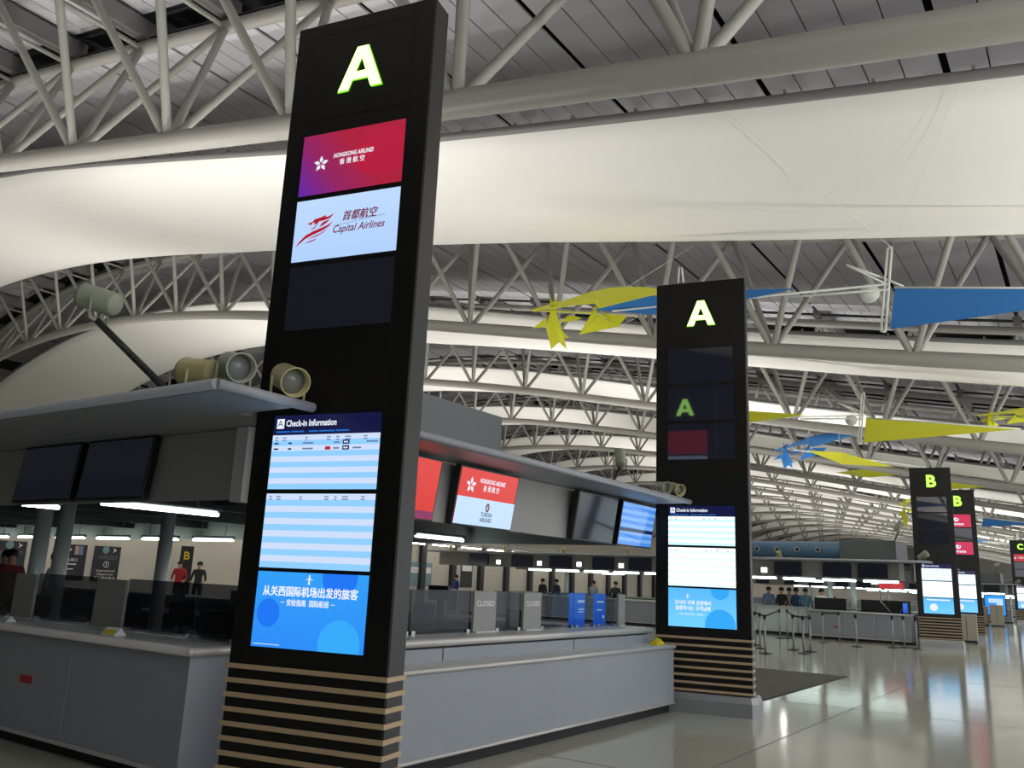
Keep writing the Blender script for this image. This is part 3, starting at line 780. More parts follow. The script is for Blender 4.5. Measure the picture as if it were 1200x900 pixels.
    for x in xs:
        pw = (.62, 1.4, 3., 3.8)[lvl]
        flood((x, 11.4 + dy, 2.762), (0, .28, 1), lb, 'lamp_grn', pw, G, angle=150)
        if lvl == 0 and x < -9: flood((x + .9, 7.9, 2.762), (0, .05, 1), lb, 'lamp_grn', 1.3, G, angle=75)  # narrow beams added to brighten the roof deck through the truss gap
        flood((x - 1.2, 5.2 + dy, 2.762), (0, .15 if lvl == 0 else -.5, 1), lb, 'lamp_yel', pw, G, angle=150)
island(0, 'A', 0)
island(27.82, 'B', 1)
island(68.78, 'C', 2)
island(96.6, 'D', 3)
island(124.4, 'E', 3)
island(165.4, 'F', 3)
island(193.2, 'G', 3)

# ------------------------------------------------------------------ island A: lamps on the canopy edge
flood((-5.05, 3.48, 2.762), (-1, -.05, .12), 'pale yellow can floodlight lying level on the canopy corner of island A', 'lamp_yel', 0, size=1.15, stand=.15)
flood((-4.72, 3.50, 2.762), (.72, -.25, -.2), 'grey green can floodlight with a round glass on the canopy edge by the A pylon', 'lamp_grn', 0, size=1.1, stand=.17)
flood((-4.63, 3.9, 2.762), (.75, -.3, -.28), 'pale yellow can floodlight with a wire grille touching the A pylon', 'lamp_yel', 0, size=1.15, stand=.16)
flood((-4.78, 10.62, 2.762), (.9, -.5, -.1), 'small cream floodlight on the canopy tip beside the dark-screened A pylon', 'lamp_grn', 0, size=.9, stand=.14)
flood((-4.63, 10.72, 2.762), (.8, -.5, -.25), 'small yellow floodlight on the canopy tip beside the dark-screened A pylon', 'lamp_yel', 0, size=.9, stand=.13)
def pole_flood(foot, top, aim, label, size=1.):
    foot, top = Vector(foot), Vector(top)
    t = empty('pole_floodlight', foot, 0, label, 'floodlight')
    MB().tube([foot + Vector((0, 0, .042)), top], .028, 8).build('pole', MT['dark'], t)
    MB().box(foot.x - .07, foot.x + .07, foot.y - .07, foot.y + .07, foot.z, foot.z + .045).build('foot_plate', MT['dark'], t)
    d = Vector(aim).normalized(); q = Vector((0, 0, 1)).rotation_difference(d).to_matrix().to_4x4()
    m = Matrix.Translation(top + Vector((0, 0, .15 * size))) @ q; s = size
    MB().lathe(m, [(0, -.13 * s), (.07 * s, -.13 * s), (.084 * s, -.115 * s), (.088 * s, .12 * s), (.095 * s, .14 * s), (.085 * s, .14 * s), (.08 * s, .05 * s), (0, .05 * s)], 20).build('housing', MT['lamp_grn'], t)
    side = d.cross(Vector((0, 0, 1))).normalized(); y = MB(); c = top + Vector((0, 0, .15 * s))
    for k in (-1, 1): y.tube([side * .1 * s * k + c, side * .1 * s * k + top], .011, 6)
    y.tube([top - side * .1 * s, top + side * .1 * s], .012, 6); y.build('yoke', MT['lamp_grn'], t)
    return t
pole_flood((-5.35, 3.42, 2.766), (-6.42, 3.42, 3.47), (-.9, -.45, .28), 'green grey floodlight on a long slanting pole above island A', 1.15)
pole_flood((-6.1, 11.35, 2.766), (-6.0, 11.75, 3.36), (-.3, .5, .9), 'green grey floodlight on a short pole behind the sloping canopy edge', 1.0)
for d_ in (27.82, 68.78):
    n_ = 'B' if d_ < 30 else 'C'
    flood((-4.75, 3.7 + d_, 2.762), (.5, -.3, .3), 'cream floodlight on the canopy corner in front of a %s pylon' % n_, 'lamp_grn', 0, size=1.3)
    flood((-4.75, 10.5 + d_, 2.762), (.5, -.3, .3), 'cream floodlight on the canopy edge by the farther %s pylon' % n_, 'lamp_grn', 0, size=1.3)
    pole_flood((-7.0, 9.2 + d_, 2.766), (-6.4, 9.2 + d_, 4.1), (.6, .3, .7), 'floodlight on a tall pole over island %s' % n_, 1.5)
    pole_flood((-5.4, 9.9 + d_, 2.766), (-5.3, 9.9 + d_, 3.3), (.6, -.3, .3), 'floodlight on a short pole at the end of island %s' % n_, 1.5)

# ------------------------------------------------------------------ island A: displays on the fascia
def end_screen(name, y, face, label):
    return monitor_panel(name, (-5.03, y, 2.375), 1.02, .585, 'x', -.16, label, 'tilted displays on the end fascia of island A', face)
t = end_screen('display_screen', 5.62, 's_scarlet', 'red lit display on the end fascia partly behind the A pylon')
MB().box(-.48, .48, -.008, -.005, -.27, -.2).build('purple_band', mat('screen_purple', (0, 0, 0), .2, emis=(140, 30, 90), estr=.9), t, True)
t = end_screen('display_screen', 6.92, 's_scarlet', 'display with red and white airline halves on the end fascia of island A')
MB().box(-.4905, .4905, -.008, -.0045, -.2735, -.005).build('lower_half', MT['s_ice'], t, True)
hk_logo(t, .0, .135, 1.05, -.012, MT['s_white'])
e_ = flat(t, 'round_emblem', MT['s_maroon'], [circle(.02, -.085, .032, rz=.045)], -.012)
flat(t, 'bird', MT['s_ice'], [[(.0, -.105), (.018, -.06), (.03, -.075), (.02, -.085), (.035, -.108), (.016, -.1)]], -.014)
text(t, 'TURKISH', MT['s_ink'], .02, -.158, -.012, .058, .19, .001); text(t, 'AIRLINES', MT['s_ink'], .02, -.212, -.012, .058, .2, .001)
end_screen('display_screen', 9.23, 'off', 'dark unlit display on the end fascia of island A')
MT['s_rows_end'] = screen_mat('screen_rows_end', (70, 140, 232), (120, 172, 240), 1., rows=6)
t = end_screen('display_screen', 10.38, 's_rows_end', 'blue striped timetable display on the end fascia by the A pylon')
MB().box(-.487, .487, -.008, -.0045, -.10, -.055).build('dark_band', MT['s_head'], t, True)
for i, x in enumerate((-8.38, -7.2)):
    monitor_panel('display_screen', (x, 4.2, 2.415), 1.05, .56, '-y', .10, 'dark unlit display on the long fascia of island A, ' + ('closer to the pylon' if i else 'farther from the pylon'), 'unlit displays on the long fascia of island A', 'off')

# ------------------------------------------------------------------ island A: glass screens, closed boards and desks
def pane(name, x0, x1, y0, y1, z0, z1, m, label, cat, group=None, foot=True):
    t = empty(name, ((x0 + x1) / 2, (y0 + y1) / 2, z0), 0, label, cat, group)
    MB().box(x0, x1, y0, y1, z0 + .004, z1).build('pane', MT[m], t)
    dx, dy = x1 - x0, y1 - y0; r = MB()
    if dx > dy: ends = [(x0 + .04, (y0 + y1) / 2), (x1 - .04, (y0 + y1) / 2)]
    else: ends = [((x0 + x1) / 2, y0 + .04), ((x0 + x1) / 2, y1 - .04)]
    for ex, ey in ends: MB().box(ex - .025, ex + .025, ey - .025, ey + .025, z0, z0 + .035).build('clamp', MT['chrome'], t)
    return t
GP = 'tinted glass screens on the end counter of island A'
ZT = 1.4655
for y0, y1, m, lb in ((4.80, 6.26, 'glass', 'dark tinted glass screen behind the A pylon on the end counter'), (6.28, 7.22, 'glass', 'dark tinted glass screen beside the CLOSED boards on the end counter'),
                      (7.66, 8.16, 'glass', 'narrow dark glass screen between the two CLOSED boards'), (8.57, 9.35, 'glass2', 'clear glass screen on the end counter before the desks'),
                      (9.37, 9.91, 'glass2', 'clear glass screen in front of the blue lit board'), (9.94, 10.47, 'glass2', 'clear glass screen nearest the dark-screened A pylon')):
    pane('glass_screen', -5.41, -5.39, y0, y1, 1.045, ZT, m, lb, 'glass screen', GP)
MT['board'] = mat('closed_board', (146, 146, 140), .5)
MT['s_board'] = screen_mat('screen_board_blue', (40, 96, 220), (70, 130, 236), .9)
def board(y0, y1, m, label, words=None, x=-5.36):
    t = empty('notice_board', (x, (y0 + y1) / 2, 1.045), PI / 2, label, 'notice board')
    w = y1 - y0
    MB().box(-w / 2, w / 2, 0, .03, .0, .415).build('board', MT[m], t, True, .003)
    MB().box(-w / 2 + .02, w / 2 - .02, -.03, .06, -.0, .012).build('foot', MT['top'], t, True)
    if words: text(t, words, MT['white'], 0, .29, -.004, .075, w * .8, .001)
    return t
board(7.24, 7.64, 'board', 'grey board with CLOSED lettering between dark glass screens', 'CLOSED')
board(8.18, 8.55, 'board', 'grey board with CLOSED lettering beside the clear glass screen', 'CLOSED')
t = board(9.42, 9.78, 's_board', 'blue lit board standing on the end counter', None, -5.47)
flat(t, 'pale_print', MT['s_soft'], [rect(-.02, .16, .3, .33), rect(.0, .15, .21, .225), rect(.0, .13, .18, .192)], -.004)
t = board(10.05, 10.34, 's_board', 'narrow blue lit board on the end counter by the A pylon', None, -5.47)
flat(t, 'pale_print', MT['s_soft'], [rect(-.1, .08, .3, .32), rect(-.1, .04, .2, .215), rect(.06, .1, .1, .14)], -.004)
board(10.5, 10.7, 'board', 'plain grey board at the end of the counter beside the pylon', None)
GL = 'tinted glass screens on the long counter of island A'
for x0, x1, lb in ((-7.27, -6.28, 'wide tinted glass screen between a grey board and the counter corner'), (-6.26, -5.7, 'short tinted glass screen at the corner of the long counter'),
                   (-8.86, -7.79, 'tinted glass screen between the two grey boards on the long counter'), (-10.6, -9.3, 'tinted glass screen beyond both grey boards on the long counter')):
    pane('glass_screen', x0, x1, 4.55, 4.57, 1.003, 1.455, 'glass', lb, 'glass screen', GL)
for x0, x1 in ((-7.77, -7.29), (-9.28, -8.88)):
    t = empty('notice_board', ((x0 + x1) / 2, 4.53, 1.003), 0, 'plain grey board behind the yellow printed card on the long counter' if x0 > -8 else 'plain grey board behind the plain white card on the long counter', 'notice board', 'grey boards on the long counter of island A')
    w = x1 - x0; MB().box(-w / 2, w / 2, 0, .03, 0, .44).build('board', MT['board'], t, True, .003); MB().box(-w / 2, w / 2, -.04, .06, 0, .012).build('foot', MT['top'], t, True)
p_ = at_z(125, 745, 1.0)
t = empty('tent_card', (p_.x, 4.2, 1.002), .1, 'small white card with yellow print on the long worktop', 'card')
MB().prism([(-.06, 0), (.06, 0), (0, .065)], lambda a, b: (-.09, a, b), lambda a, b: (.09, a, b)).build('card', MT['white'], t, True)
MB().add([(-.07, -.0535, .012), (.07, -.0535, .012), (.07, -.022, .046), (-.07, -.022, .046)], [(0, 1, 2, 3)]).build('yellow_print', MT['yellowp'], t, True)
t = empty('tent_card', (-8.62, 4.2, 1.002), -.1, 'small plain white card on the long worktop by the glass', 'card')
MB().prism([(-.05, 0), (.05, 0), (0, .055)], lambda a, b: (-.075, a, b), lambda a, b: (.075, a, b)).build('card', MT['white'], t, True)
MB().add([(-.06, -.0445, .01), (.06, -.0445, .01), (.06, -.02, .038), (-.06, -.02, .038)], [(0, 1, 2, 3)]).build('print', MT['top'], t, True)
# heap of yellow cloth on the ledge
def heap(c, r, h, m, label):
    vs = [(c[0], c[1], c[2] + h)]; fs = []; n = 22; R = 6
    for j in range(1, R + 1):
        for i in range(n):
            a = 2 * PI * i / n; k = 1 + .18 * math.sin(5 * a + j) + .1 * math.sin(9 * a)
            z = h * (1 - (j / R) ** 1.4) * (1 + .16 * math.sin(7 * a + 2 * j))
            vs.append((c[0] + r * .55 * j / R * k * math.cos(a), c[1] + r * j / R * k * math.sin(a), c[2] + max(z, 0)))
    for i in range(n): fs.append((0, 1 + i, 1 + (i + 1) % n))
    for j in range(R - 1):
        for i in range(n): a, b = 1 + j * n + i, 1 + j * n + (i + 1) % n; fs.append((a, a + n, b + n, b))
    vs.append((c[0], c[1], c[2] - 0)); k = len(vs) - 1; fs += [(k, 1 + (R - 1) * n + (i + 1) % n, 1 + (R - 1) * n + i) for i in range(n)]
    t = empty('cloth_heap', c, 0, label, 'cloth'); MB().add(vs, fs, True).build('cloth', MT['pile'], t)
    MB().tube([(c[0] + .02, c[1] - r * .6, c[2] + .02), (c[0] + .05, c[1], c[2] + h * .7), (c[0], c[1] + r * .5, c[2] + .03)], .018, 6).build('fold', MT['pile'], t)
heap((-4.85, 10.62, .844), .15, .085, MT['pile'], 'crumpled bright yellow cloth lying on the counter ledge by the pylon')

# desks, monitors and chairs inside island A
def desk(x, y, rz, label, group):
    t = empty('check_in_desk', (x, y, 0), rz, label, 'desk', group)
    MB().box(-.7, .7, -.3, .3, .71, .75).build('desktop', MT['desk'], t, True, .004)
    for s in (-1, 1): MB().box(s * .66 - .02, s * .66 + .02, -.28, .28, 0, .71).build('side_panel', MT['desk'], t, True)
    MB().box(-.64, .64, .26, .28, .2, .71).build('modesty_panel', MT['dark'], t, True)
    return t
def pc(x, y, rz, z, label, group):
    t = empty('computer_monitor', (x, y, z), rz, label, 'monitor', group)
    MB().box(-.24, .24, 0, .04, .12, .44).build('case', MT['bezel'], t, True, .006)
    MB().box(-.22, .22, -.003, .0, .14, .42).build('display', MT['off'], t, True)
    MB().box(-.03, .03, .01, .04, .012, .14).build('neck', MT['bezel'], t, True); MB().box(-.12, .12, -.08, .1, 0, .012).build('foot', MT['bezel'], t, True)
def chair(x, y, rz, label, group):
    t = empty('office_chair', (x, y, 0), rz, label, 'chair', group)
    MB().box(-.23, .23, -.22, .22, .44, .51).build('seat', MT['chair'], t, True, .03)
    MB().box(-.21, .21, .2, .26, .6, 1.0).build('backrest', MT['chair'], t, True, .03)
    MB().tube([(0, .24, .48), (0, .26, .65)], .02, 6).build('spine', MT['dark'], t, True)
    MB().tube([(0, 0, .08), (0, 0, .45)], .03, 8).build('gas_lift', MT['dark'], t, True)
    for i in range(5):
        a = i * 2 * PI / 5; MB().tube([(0, 0, .1), (.26 * math.cos(a), .26 * math.sin(a), .06)], .016, 6).build('base_arm', MT['dark'], t, True)
        MB().lathe(Matrix.Translation((.27 * math.cos(a), .27 * math.sin(a), .03)) @ Matrix.Rotation(PI / 2, 4, 'X'), [(0, -.015), (.03, -.015), (.03, .015), (0, .015)], 10).build('caster', MT['dark'], t, True)
GD, GM, GC = 'check-in desks inside island A', 'monitors inside island A', 'office chairs inside island A'
for i, x in enumerate((-6.6, -8.3, -10., -13.3)):
    desk(x, 5.25 if i else 5.3, 0, 'pale check-in desk behind the long counter of island A', GD); pc(x - .2, 5.25, PI + .3, .75, 'dark computer monitor on a desk behind the long counter', GM)
    chair(x + .1, 6.0, 0.2 * i, 'dark office chair at a desk behind the long counter', GC)
for i, x in enumerate((-6.9, -8.6, -10.3, -12.9, -14.6)):
    desk(x, 10.0, PI, 'pale check-in desk on the far side inside island A', GD); pc(x + .25, 10.0, -.2, .75, 'dark computer monitor on a far side desk of island A', GM)
    chair(x - .1, 9.2, PI + .3 * i, 'dark office chair at a far side desk of island A', GC)
for i, (x, y, w, h, z) in enumerate(((-6.3, 8.2, .5, .5, 0), (-7.0, 8.5, .5, .9, 0), (-9.2, 8.2, .6, .6, 0), (-7.6, 7.2, .7, .8, 0))):
    t = empty('baggage_scale', (x, y, z), 0, 'pale baggage scale cabinet standing inside island A', 'scale', 'baggage scales inside island A')
    MB().box(-w / 2, w / 2, -.3, .3, .06, h).build('cabinet', MT['desk'], t, True, .01); MB().box(-w / 2 + .03, w / 2 - .03, -.27, .27, 0, .06).build('plinth', MT['dark'], t, True)
    MB().box(-.04, .04, .2, .26, h, h + .45).build('stalk', MT['dark'], t, True); MB().box(-.16, .16, .16, .22, h + .4, h + .58).build('readout', MT['bezel'], t, True)

# ------------------------------------------------------------------ islands B and C: fascia displays, numbers, boards
for d_, n_ in ((27.82, 'B'), (68.78, 'C')):
    for x, w in ((-6.45, .98), (-7.66, .98), (-9.4, .98), (-11.6, 1.0), (-13.4, 1.0), (-15.4, 1.0), (-17.1, 1.0), (-19.2, 1.1), (-21.2, 1.1), (-23.6, 1.1)):
        monitor_panel('display_screen', (x, 4.2 + d_, 2.40), w, .50, '-y', .04, 'dark unlit display on the long fascia of island ' + n_, 'unlit displays on island ' + n_, 'off')
    if n_ == 'B':
        for i, x in enumerate((-10.25, -12.5, -14.35, -16.2, -18.2, -20.2, -22.4)):
            t = empty('number_sign', (x, 4.12 + d_, 2.33), 0, 'small white lit desk number sign on the fascia of island B', 'sign', 'lit desk numbers of island B')
            MB().box(-.12, .12, 0, .16, -.1, .1).build('case', MT['fixture'], t, True); MB().box(-.11, .11, -.006, 0, -.09, .09).build('lit_face', MT['number'], t, True)
for x0, x1, lb in ((-8.55, -7.45, 'black back board standing on the worktop of island B'), (-6.95, -5.35, 'wide black back board with a slanting strut on the worktop of island B')):
    t = empty('back_board', ((x0 + x1) / 2, 32.3, 1.0), 0, lb, 'board')
    MB().box(x0, x1, 32.3, 32.34, 1.006, 1.42).build('board', MT['sign'], t)
    MB().box(x0, x1, 32.22, 32.42, 1.004, 1.018).build('foot', MT['dark'], t)
    if x1 > -6: MB().tube([(-6.3, 32.27, 1.4), (-5.95, 32.2, 1.02)], .012, 6).build('strut', MT['chrome'], t); MB().tube([(-5.3 - .15, 32.27, 1.4), (-5.7, 32.2, 1.02)], .012, 6).build('strut', MT['chrome'], t)
monitor_panel('blue_display', (-5.46, 31.95, 1.2), .18, .36, '-y', 0, 'narrow blue lit display beside the B pylon', None, 's_board')
t = monitor_panel('airline_display', at_y(1044, 686, 36.6), .95, .3, '-y', 0, 'red lit airline display hanging inside island B', None, 's_tag')
for x in (-.35, .35): MB().tube([(x, .035, .15), (x, .035, 2.618 - t.location.z)], .012, 6).build('hanger', MT['fixture'], t, True)
for x0, x1, lb in ((-10.9, -9.35, 'white lit service counter set back at island B'), (-11.5, -10.92, 'narrow white counter beside the service counter of island B'), (-9.33, -9.0, 'white end counter beside the grey units of island B')):
    t = empty('service_counter', ((x0 + x1) / 2, 33.2, 0), 0, lb, 'counter')
    MB().box(x0, x1, 32.95, 33.5, .1, 1.0).build('body', MT['desk'], t, bevel=.005); MB().box(x0 + .01, x1 - .01, 33.0, 33.5, 0, .1).build('toe_kick', MT['toe'], t); MB().box(x0, x1, 32.9, 33.5, 1.0, 1.04).build('top', MT['lip'], t)

# ------------------------------------------------------------------ added uplight masts, out of view, to brighten the roof
for i in range(9):
    y = 3.2 + TD * .5 * (i if i < 6 else 2 * i - 5)
    t = empty('added_uplight', (5.6, y, 0), 0, 'added slim uplight mast out of view on the open side of the concourse', 'added lamp post', 'added uplight masts along the concourse')
    MB().tube([(5.6, y, .03), (5.6, y, 2.4)], .05, 12).build('pole', MT['post'], t); MB().lathe(Matrix.Translation((5.6, y, 0)), [(0, 0), (.22, 0), (.22, .02), (.06, .05)], 18).build('base', MT['dark'], t)
    MB().lathe(Matrix.Translation((5.6, y, 2.4)), [(0, 0), (.06, 0), (.14, .14), (.15, .2), (.13, .2), (.1, .1), (0, .1)], 20).build('bowl', MT['lamp_grn'], t)
    l = bpy.data.lights.new('mast_fill_light', 'SPOT'); l.energy = FLOOD_POWER * 2.3; l.spot_size = math.radians(150); l.spot_blend = .9; l.shadow_soft_size = .1; l.color = (1., .985, .955)
    o = bpy.data.objects.new('mast_fill_light', l); COL.objects.link(o); o.parent = t
    o.matrix_local = Matrix.Translation((0, 0, 2.63)) @ Vector((0, 0, -1)).rotation_difference(Vector((-.55, 0, 1)).normalized()).to_matrix().to_4x4()

for i in range(19):  # floods added mostly out of sight above the back wall to brighten the membranes
    y = 2. + TD * .5 * (i if i < 9 else 2 * i - 8)
    flood((-34.7, y, 3.702), (-.15, 0, 1), 'added can floodlight on the soffit of the back wall, brightening the roof', 'lamp_grn', (1.3, 1.3, 1.6, 2.6, 2.6, 2.6, 2.6, 2.6, 2.6)[i] if i < 9 else 5., 'added floodlights along the back wall soffit', angle=150)
# tubes added under the soffit to brighten the back wall
for i in range(22):
    y = 6. + 3.0 * i
    t = empty('fluorescent_lamp', (-34.6, y, 3.5), 0, 'added fluorescent tube under the soffit of the pale back wall', 'lamp', 'added tubes washing the back wall')
    MB().tube([(-34.6, y, 3.5), (-34.6, y + 2.2, 3.5)], .03, 8).build('tube', MT['tube_wall_fill'], t); MB().box(-34.66, -34.54, y - .05, y + 2.25, 3.53, 3.598).build('holder', MT['fixture'], t)

# ------------------------------------------------------------------ signs on the back wall
def wall_sign(y0, y1, label, kind):
    t = empty('wall_sign', (-35.98, (y0 + y1) / 2, .75), PI / 2, label, 'sign')
    w = y1 - y0; h = 1.5
    MB().box(-w / 2, w / 2, -.05, 0, 0, h).build('board', MT['sign'], t, True)
    y = -.056
    if kind == 'dep':
        flat(t, 'round_emblem', MT['teal'], [circle(-.1, h - .16, .16)], y)
        flat(t, 'arrow', MT['white'], [[(.22, h - .05), (.4, h - .16), (.22, h - .27), (.3, h - .16)]], y)
        text(t, '国際線出発口', MT['white'], 0, h - .48, y, .18, w * .72, .003)
        flat(t, 'ring', MT['white'], [circle(0, h - .78, .13)], y); flat(t, 'ring_hole', MT['sign'], [circle(0, h - .78, .11)], y - .002)
        text(t, '1', MT['white'], 0, h - .78, y - .004, .2, None, .004)
        text(t, 'International', MT['white'], 0, h - 1.05, y, .13, w * .7); text(t, 'Departures', MT['white'], 0, h - 1.2, y, .13, w * .6)
        text(t, '国际线出发口', MT['white'], 0, h - 1.36, y, .12, w * .8)
    else:
        flat(t, 'arrow', MT['white'], [[(-.42, h - .22), (-.22, h - .05), (-.22, h - .13), (-.08, h - .2), (-.08, h - .24), (-.22, h - .31), (-.22, h - .39)]], y)
        flat(t, 'pictogram', mat('sign_picture', (176, 150, 140), .6), [rect(.06, .24, h - .42, h - .06)], y); flat(t, 'pictogram', mat('sign_picture_blue', (110, 130, 170), .6), [rect(.26, .42, h - .42, h - .06)], y)
        text(t, '出発口', MT['white'], 0, h - .65, y, .15, .45); flat(t, 'text_lines', MT['white'], [rect(-.2, .2, h - .84, h - .8), rect(-.3, .1, h - 1.04, h - 1.0)], y)
wall_sign(16.6, 17.75, 'black departure sign with a circled numeral beside the columns', 'dep')
wall_sign(19.1, 20.3, 'black wall sign with a white arrow and a small picture', 'arrow')
wall_sign(20.65, 21.85, 'black departure sign with a circled numeral beside the arrow sign', 'dep')
wall_sign(14.2, 15.3, 'black departure sign at the edge of the pale wall', 'dep')
t = empty('zone_sign', (-34.6, 24.3, 0), .9, 'slim black zone sign with a yellow B before the back wall', 'sign')
MB().box(-.28, .28, 0, .1, .05, 2.45).build('board', MT['sign'], t, True); MB().box(-.32, .32, -.1, .2, 0, .05).build('base', MT['dark'], t, True)
text(t, 'B', MT['yellowp'], 0, 2.0, -.006, .5, None, .01)
t = empty('wall_notice', (-35.98, 28.6, 1.75), PI / 2, 'small white paper notice on the back wall', 'notice')
MB().box(-.16, .16, -.02, 0, 0, .4).build('sheet', MT['white'], t, True); MB().box(-.12, .12, -.024, -.02, .3, .34).build('print_line', MT['teal'], t, True)
for y, w, h, m, lb in ((42.5, 2.4, 1.5, 'teal', 'teal poster board on the back wall beyond island A'), (36.5, 1.2, .8, 'kite_b', 'blue poster on the back wall beyond island A'), (47.5, 1.3, 2.0, 'sign', 'black board on the back wall beyond island A'), (33., 1.0, 1.3, 'white', 'white poster on the back wall beyond island A')):
    t = empty('wall_poster', (-35.98, y, .9), PI / 2, lb, 'poster'); MB().box(-w / 2, w / 2, -.04, 0, 0, h).build('board', MT[m], t, True); MB().box(-w / 2 + .1, w / 2 - .1, -.046, -.04, h * .55, h * .8).build('print', MT['white'], t, True)
for i in range(16):
    y = 33. + 3.2 * i
    t = empty('wall_pier', (-35.8, y, 0), 0); tag(t, 'dark pier dividing the pale back wall', kind='structure'); MB().box(-36, -35.7, y - .22, y + .22, 0, 3.59).build('pier', MT['dark'], t)

# ------------------------------------------------------------------ floor mat, stanchions, bins
c0, c1, c2 = at_z(992, 792), at_z(888, 784.5), at_z(900, 818.7)
t = empty('floor_mat', (-7.2, 15.7, 0), 0, 'dark grey carpet mat on the floor behind the dark-screened A pylon', 'mat')
MB().box(-10.2, -4.28, 13.1, 18.2, .0, .012).build('carpet', MT['mat'], t); MB().box(-10.24, -4.24, 13.06, 18.24, .0, .006).build('border', MT['belt'], t)
posts = [(885, 756), (891, 760), (897, 766), (914, 748), (923, 748), (930, 762), (942, 766), (950, 764), (965, 753), (984, 752), (1004, 758), (1047, 759), (1060, 759), (1075, 761)]
pp = []
for i, q in enumerate(posts):
    p = at_z(*q); p.y = min(p.y, 31.2) if p.x < -4 else p.y
    pp.append(p)
    t = empty('belt_post', (p.x, p.y, 0), 0, 'slim steel queue post with a black belt head before island B', 'queue post', 'queue posts before island B')
    MB().tube([(0, 0, .02), (0, 0, .86)], .026, 10).build('pole', MT['steel'], t, True)
    MB().lathe(Matrix.Identity(4), [(0, 0), (.17, 0), (.17, .012), (.05, .03)], 18).build('base', MT['dark'], t, True)
    MB().lathe(Matrix.Translation((0, 0, .86)), [(0, 0), (.036, 0), (.036, .1), (.02, .115), (0, .115)], 12).build('head', MT['belt'], t, True)
    if i in (0, 1, 2, 4, 5, 6, 8) and i + 1 < len(posts):
        n = at_z(*posts[i + 1]); n.y = min(n.y, 31.2); a = Vector((0, 0, .93)); b = Vector((n.x - p.x, n.y - p.y, .93)); u_ = (b - a).normalized(); a += u_ * .038; b -= u_ * .06
        d = (b - a).normalized(); s = Vector((-d.y, d.x, 0)) * .002
        MB().add([a - s + Vector((0, 0, -.025)), b - s + Vector((0, 0, -.025)), b - s + Vector((0, 0, .025)), a - s + Vector((0, 0, .025)), a + s + Vector((0, 0, -.025)), b + s + Vector((0, 0, -.025)), b + s + Vector((0, 0, .025)), a + s + Vector((0, 0, .025))],
                 [(0, 1, 2, 3), (4, 7, 6, 5), (0, 4, 5, 1), (2, 6, 7, 3), (1, 5, 6, 2), (0, 3, 7, 4)]).build('belt', MT['belt'], t, True)
def bin_(x, y, w, d, h, label, group=None):
    t = empty('waste_bin', (x, y, 0), .1, label, 'bin', group)
    MB().box(-w / 2, w / 2, -d / 2, d / 2, .06, h).build('body', MT['bin'], t, True, .03); MB().box(-w / 2 + .03, w / 2 - .03, -d / 2 - .15, d / 2 + .05, 0, .06).build('plinth', MT['dark'], t, True)
    MB().box(-w / 2 - .01, w / 2 + .01, -d / 2 - .01, d / 2 + .01, h, h + .04).build('lid', MT['lip'], t, True, .015); MB().box(-.01, .01, -d / 2 - .004, -d / 2 + .002, .1, h - .05).build('door_gap', MT['dark'], t, True)
bin_(-4.25, 37.3, .72, .6, .98, 'tall beige waste bin standing before the farther B pylon')
bin_(-5.35, 62.2, .75, .7, 1.25, 'tall beige waste bin beside a dark low table toward island C')
bin_(-6.1, 62.5, .5, .6, 1.15, 'narrow beige waste bin next to a taller one toward island C')
t = empty('display_stand', (-6.2, 71.4, 0), .1, 'blue lit floor display stand before the C pylon', 'display')
MB().box(-.7, .7, 0, .16, .5, 1.95).build('case', MT['bezel'], t, True); MB().box(-.64, .64, -.006, 0, .55, 1.9).build('display', MT['s_blue'], t, True); MB().box(-.5, .5, -.2, .36, 0, .06).build('base', MT['dark'], t, True); MB().box(-.1, .1, .02, .12, .06, .5).build('stem', MT['dark'], t, True)
flat(t, 'pale_print', MT['s_soft'], [rect(-.4, .5, 1.4, 1.7), rect(.1, .5, 1.0, 1.4)], -.01)

# ------------------------------------------------------------------ hanging kite mobiles
def fan_sail(name, pts, m, parent, th=.012): return MB().sheet(pts, th).build(name, MT[m], parent)
def rods(name, segs, r, m, parent):
    for a, b in segs: MB().tube([a, b], r, 6).build(name, MT[m], parent)
def mobile(c, k, sail, label, far=False, mirror=1):
    """c: junction of the mast; k: scale"""
    c = Vector(c); t = empty('kite_mobile', c, 0, label, 'kite')
    P = lambda x, z, y=0.: c + Vector((x * k, y * k, z * k))
    fan_sail('sail', [P(.12, -.06, 0), P(3.9, -.55, .5), P(.0, -.78, .02)], sail, t)
    o_ = at_y(1040, 335, 15.)
    fan_sail('sail', [P(q.x - o_.x, q.z - o_.z, -.25) for q in (at_y(a, b, 15.) for a, b in ((703, 367), (769, 351), (830, 345), (937, 343), (880, 355), (800, 372), (769, 372.5)))], sail, t)
    rods('mast_rod', [(P(.11, .70), P(-.08, -.82)), (P(.04, .68), P(-.15, -.80)), (P(-.08, -.82), P(-.15, -.80)), (P(.11, .70), P(.04, .68))], .022 * k, 'rod', t)
    rods('arm_rod', [(P(0, .03), P(-5.2, .22, -.3)), (P(0, -.07), P(-1.75, .03, -.1)), (P(.1, -.05), P(3.95, -.54, .5)), (P(-.62, .43, -.2), P(0, .02)), (P(-.62, .43, -.2), P(-.1, .18)), (P(-.1, .18), P(.25, -.05))], .02 * k, 'rod', t)
    MB().lathe(Matrix.Translation(P(-.3, -.09)) @ Matrix.Rotation(PI / 2, 4, 'X'), [(0, -.02 * k), (.17 * k, -.02 * k), (.17 * k, .02 * k), (0, .02 * k)], 16).build('counterweight', MT['rod'], t)
    return t
def wires(t, a, ends):
    for e in ends: MB().tube([a, e], .003, 5).build('wire', MT['rod'], t)
m1 = mobile(at_y(1040, 335, 15.), 1., 'kite_b', 'hanging mobile with two long blue sails on a white frame')
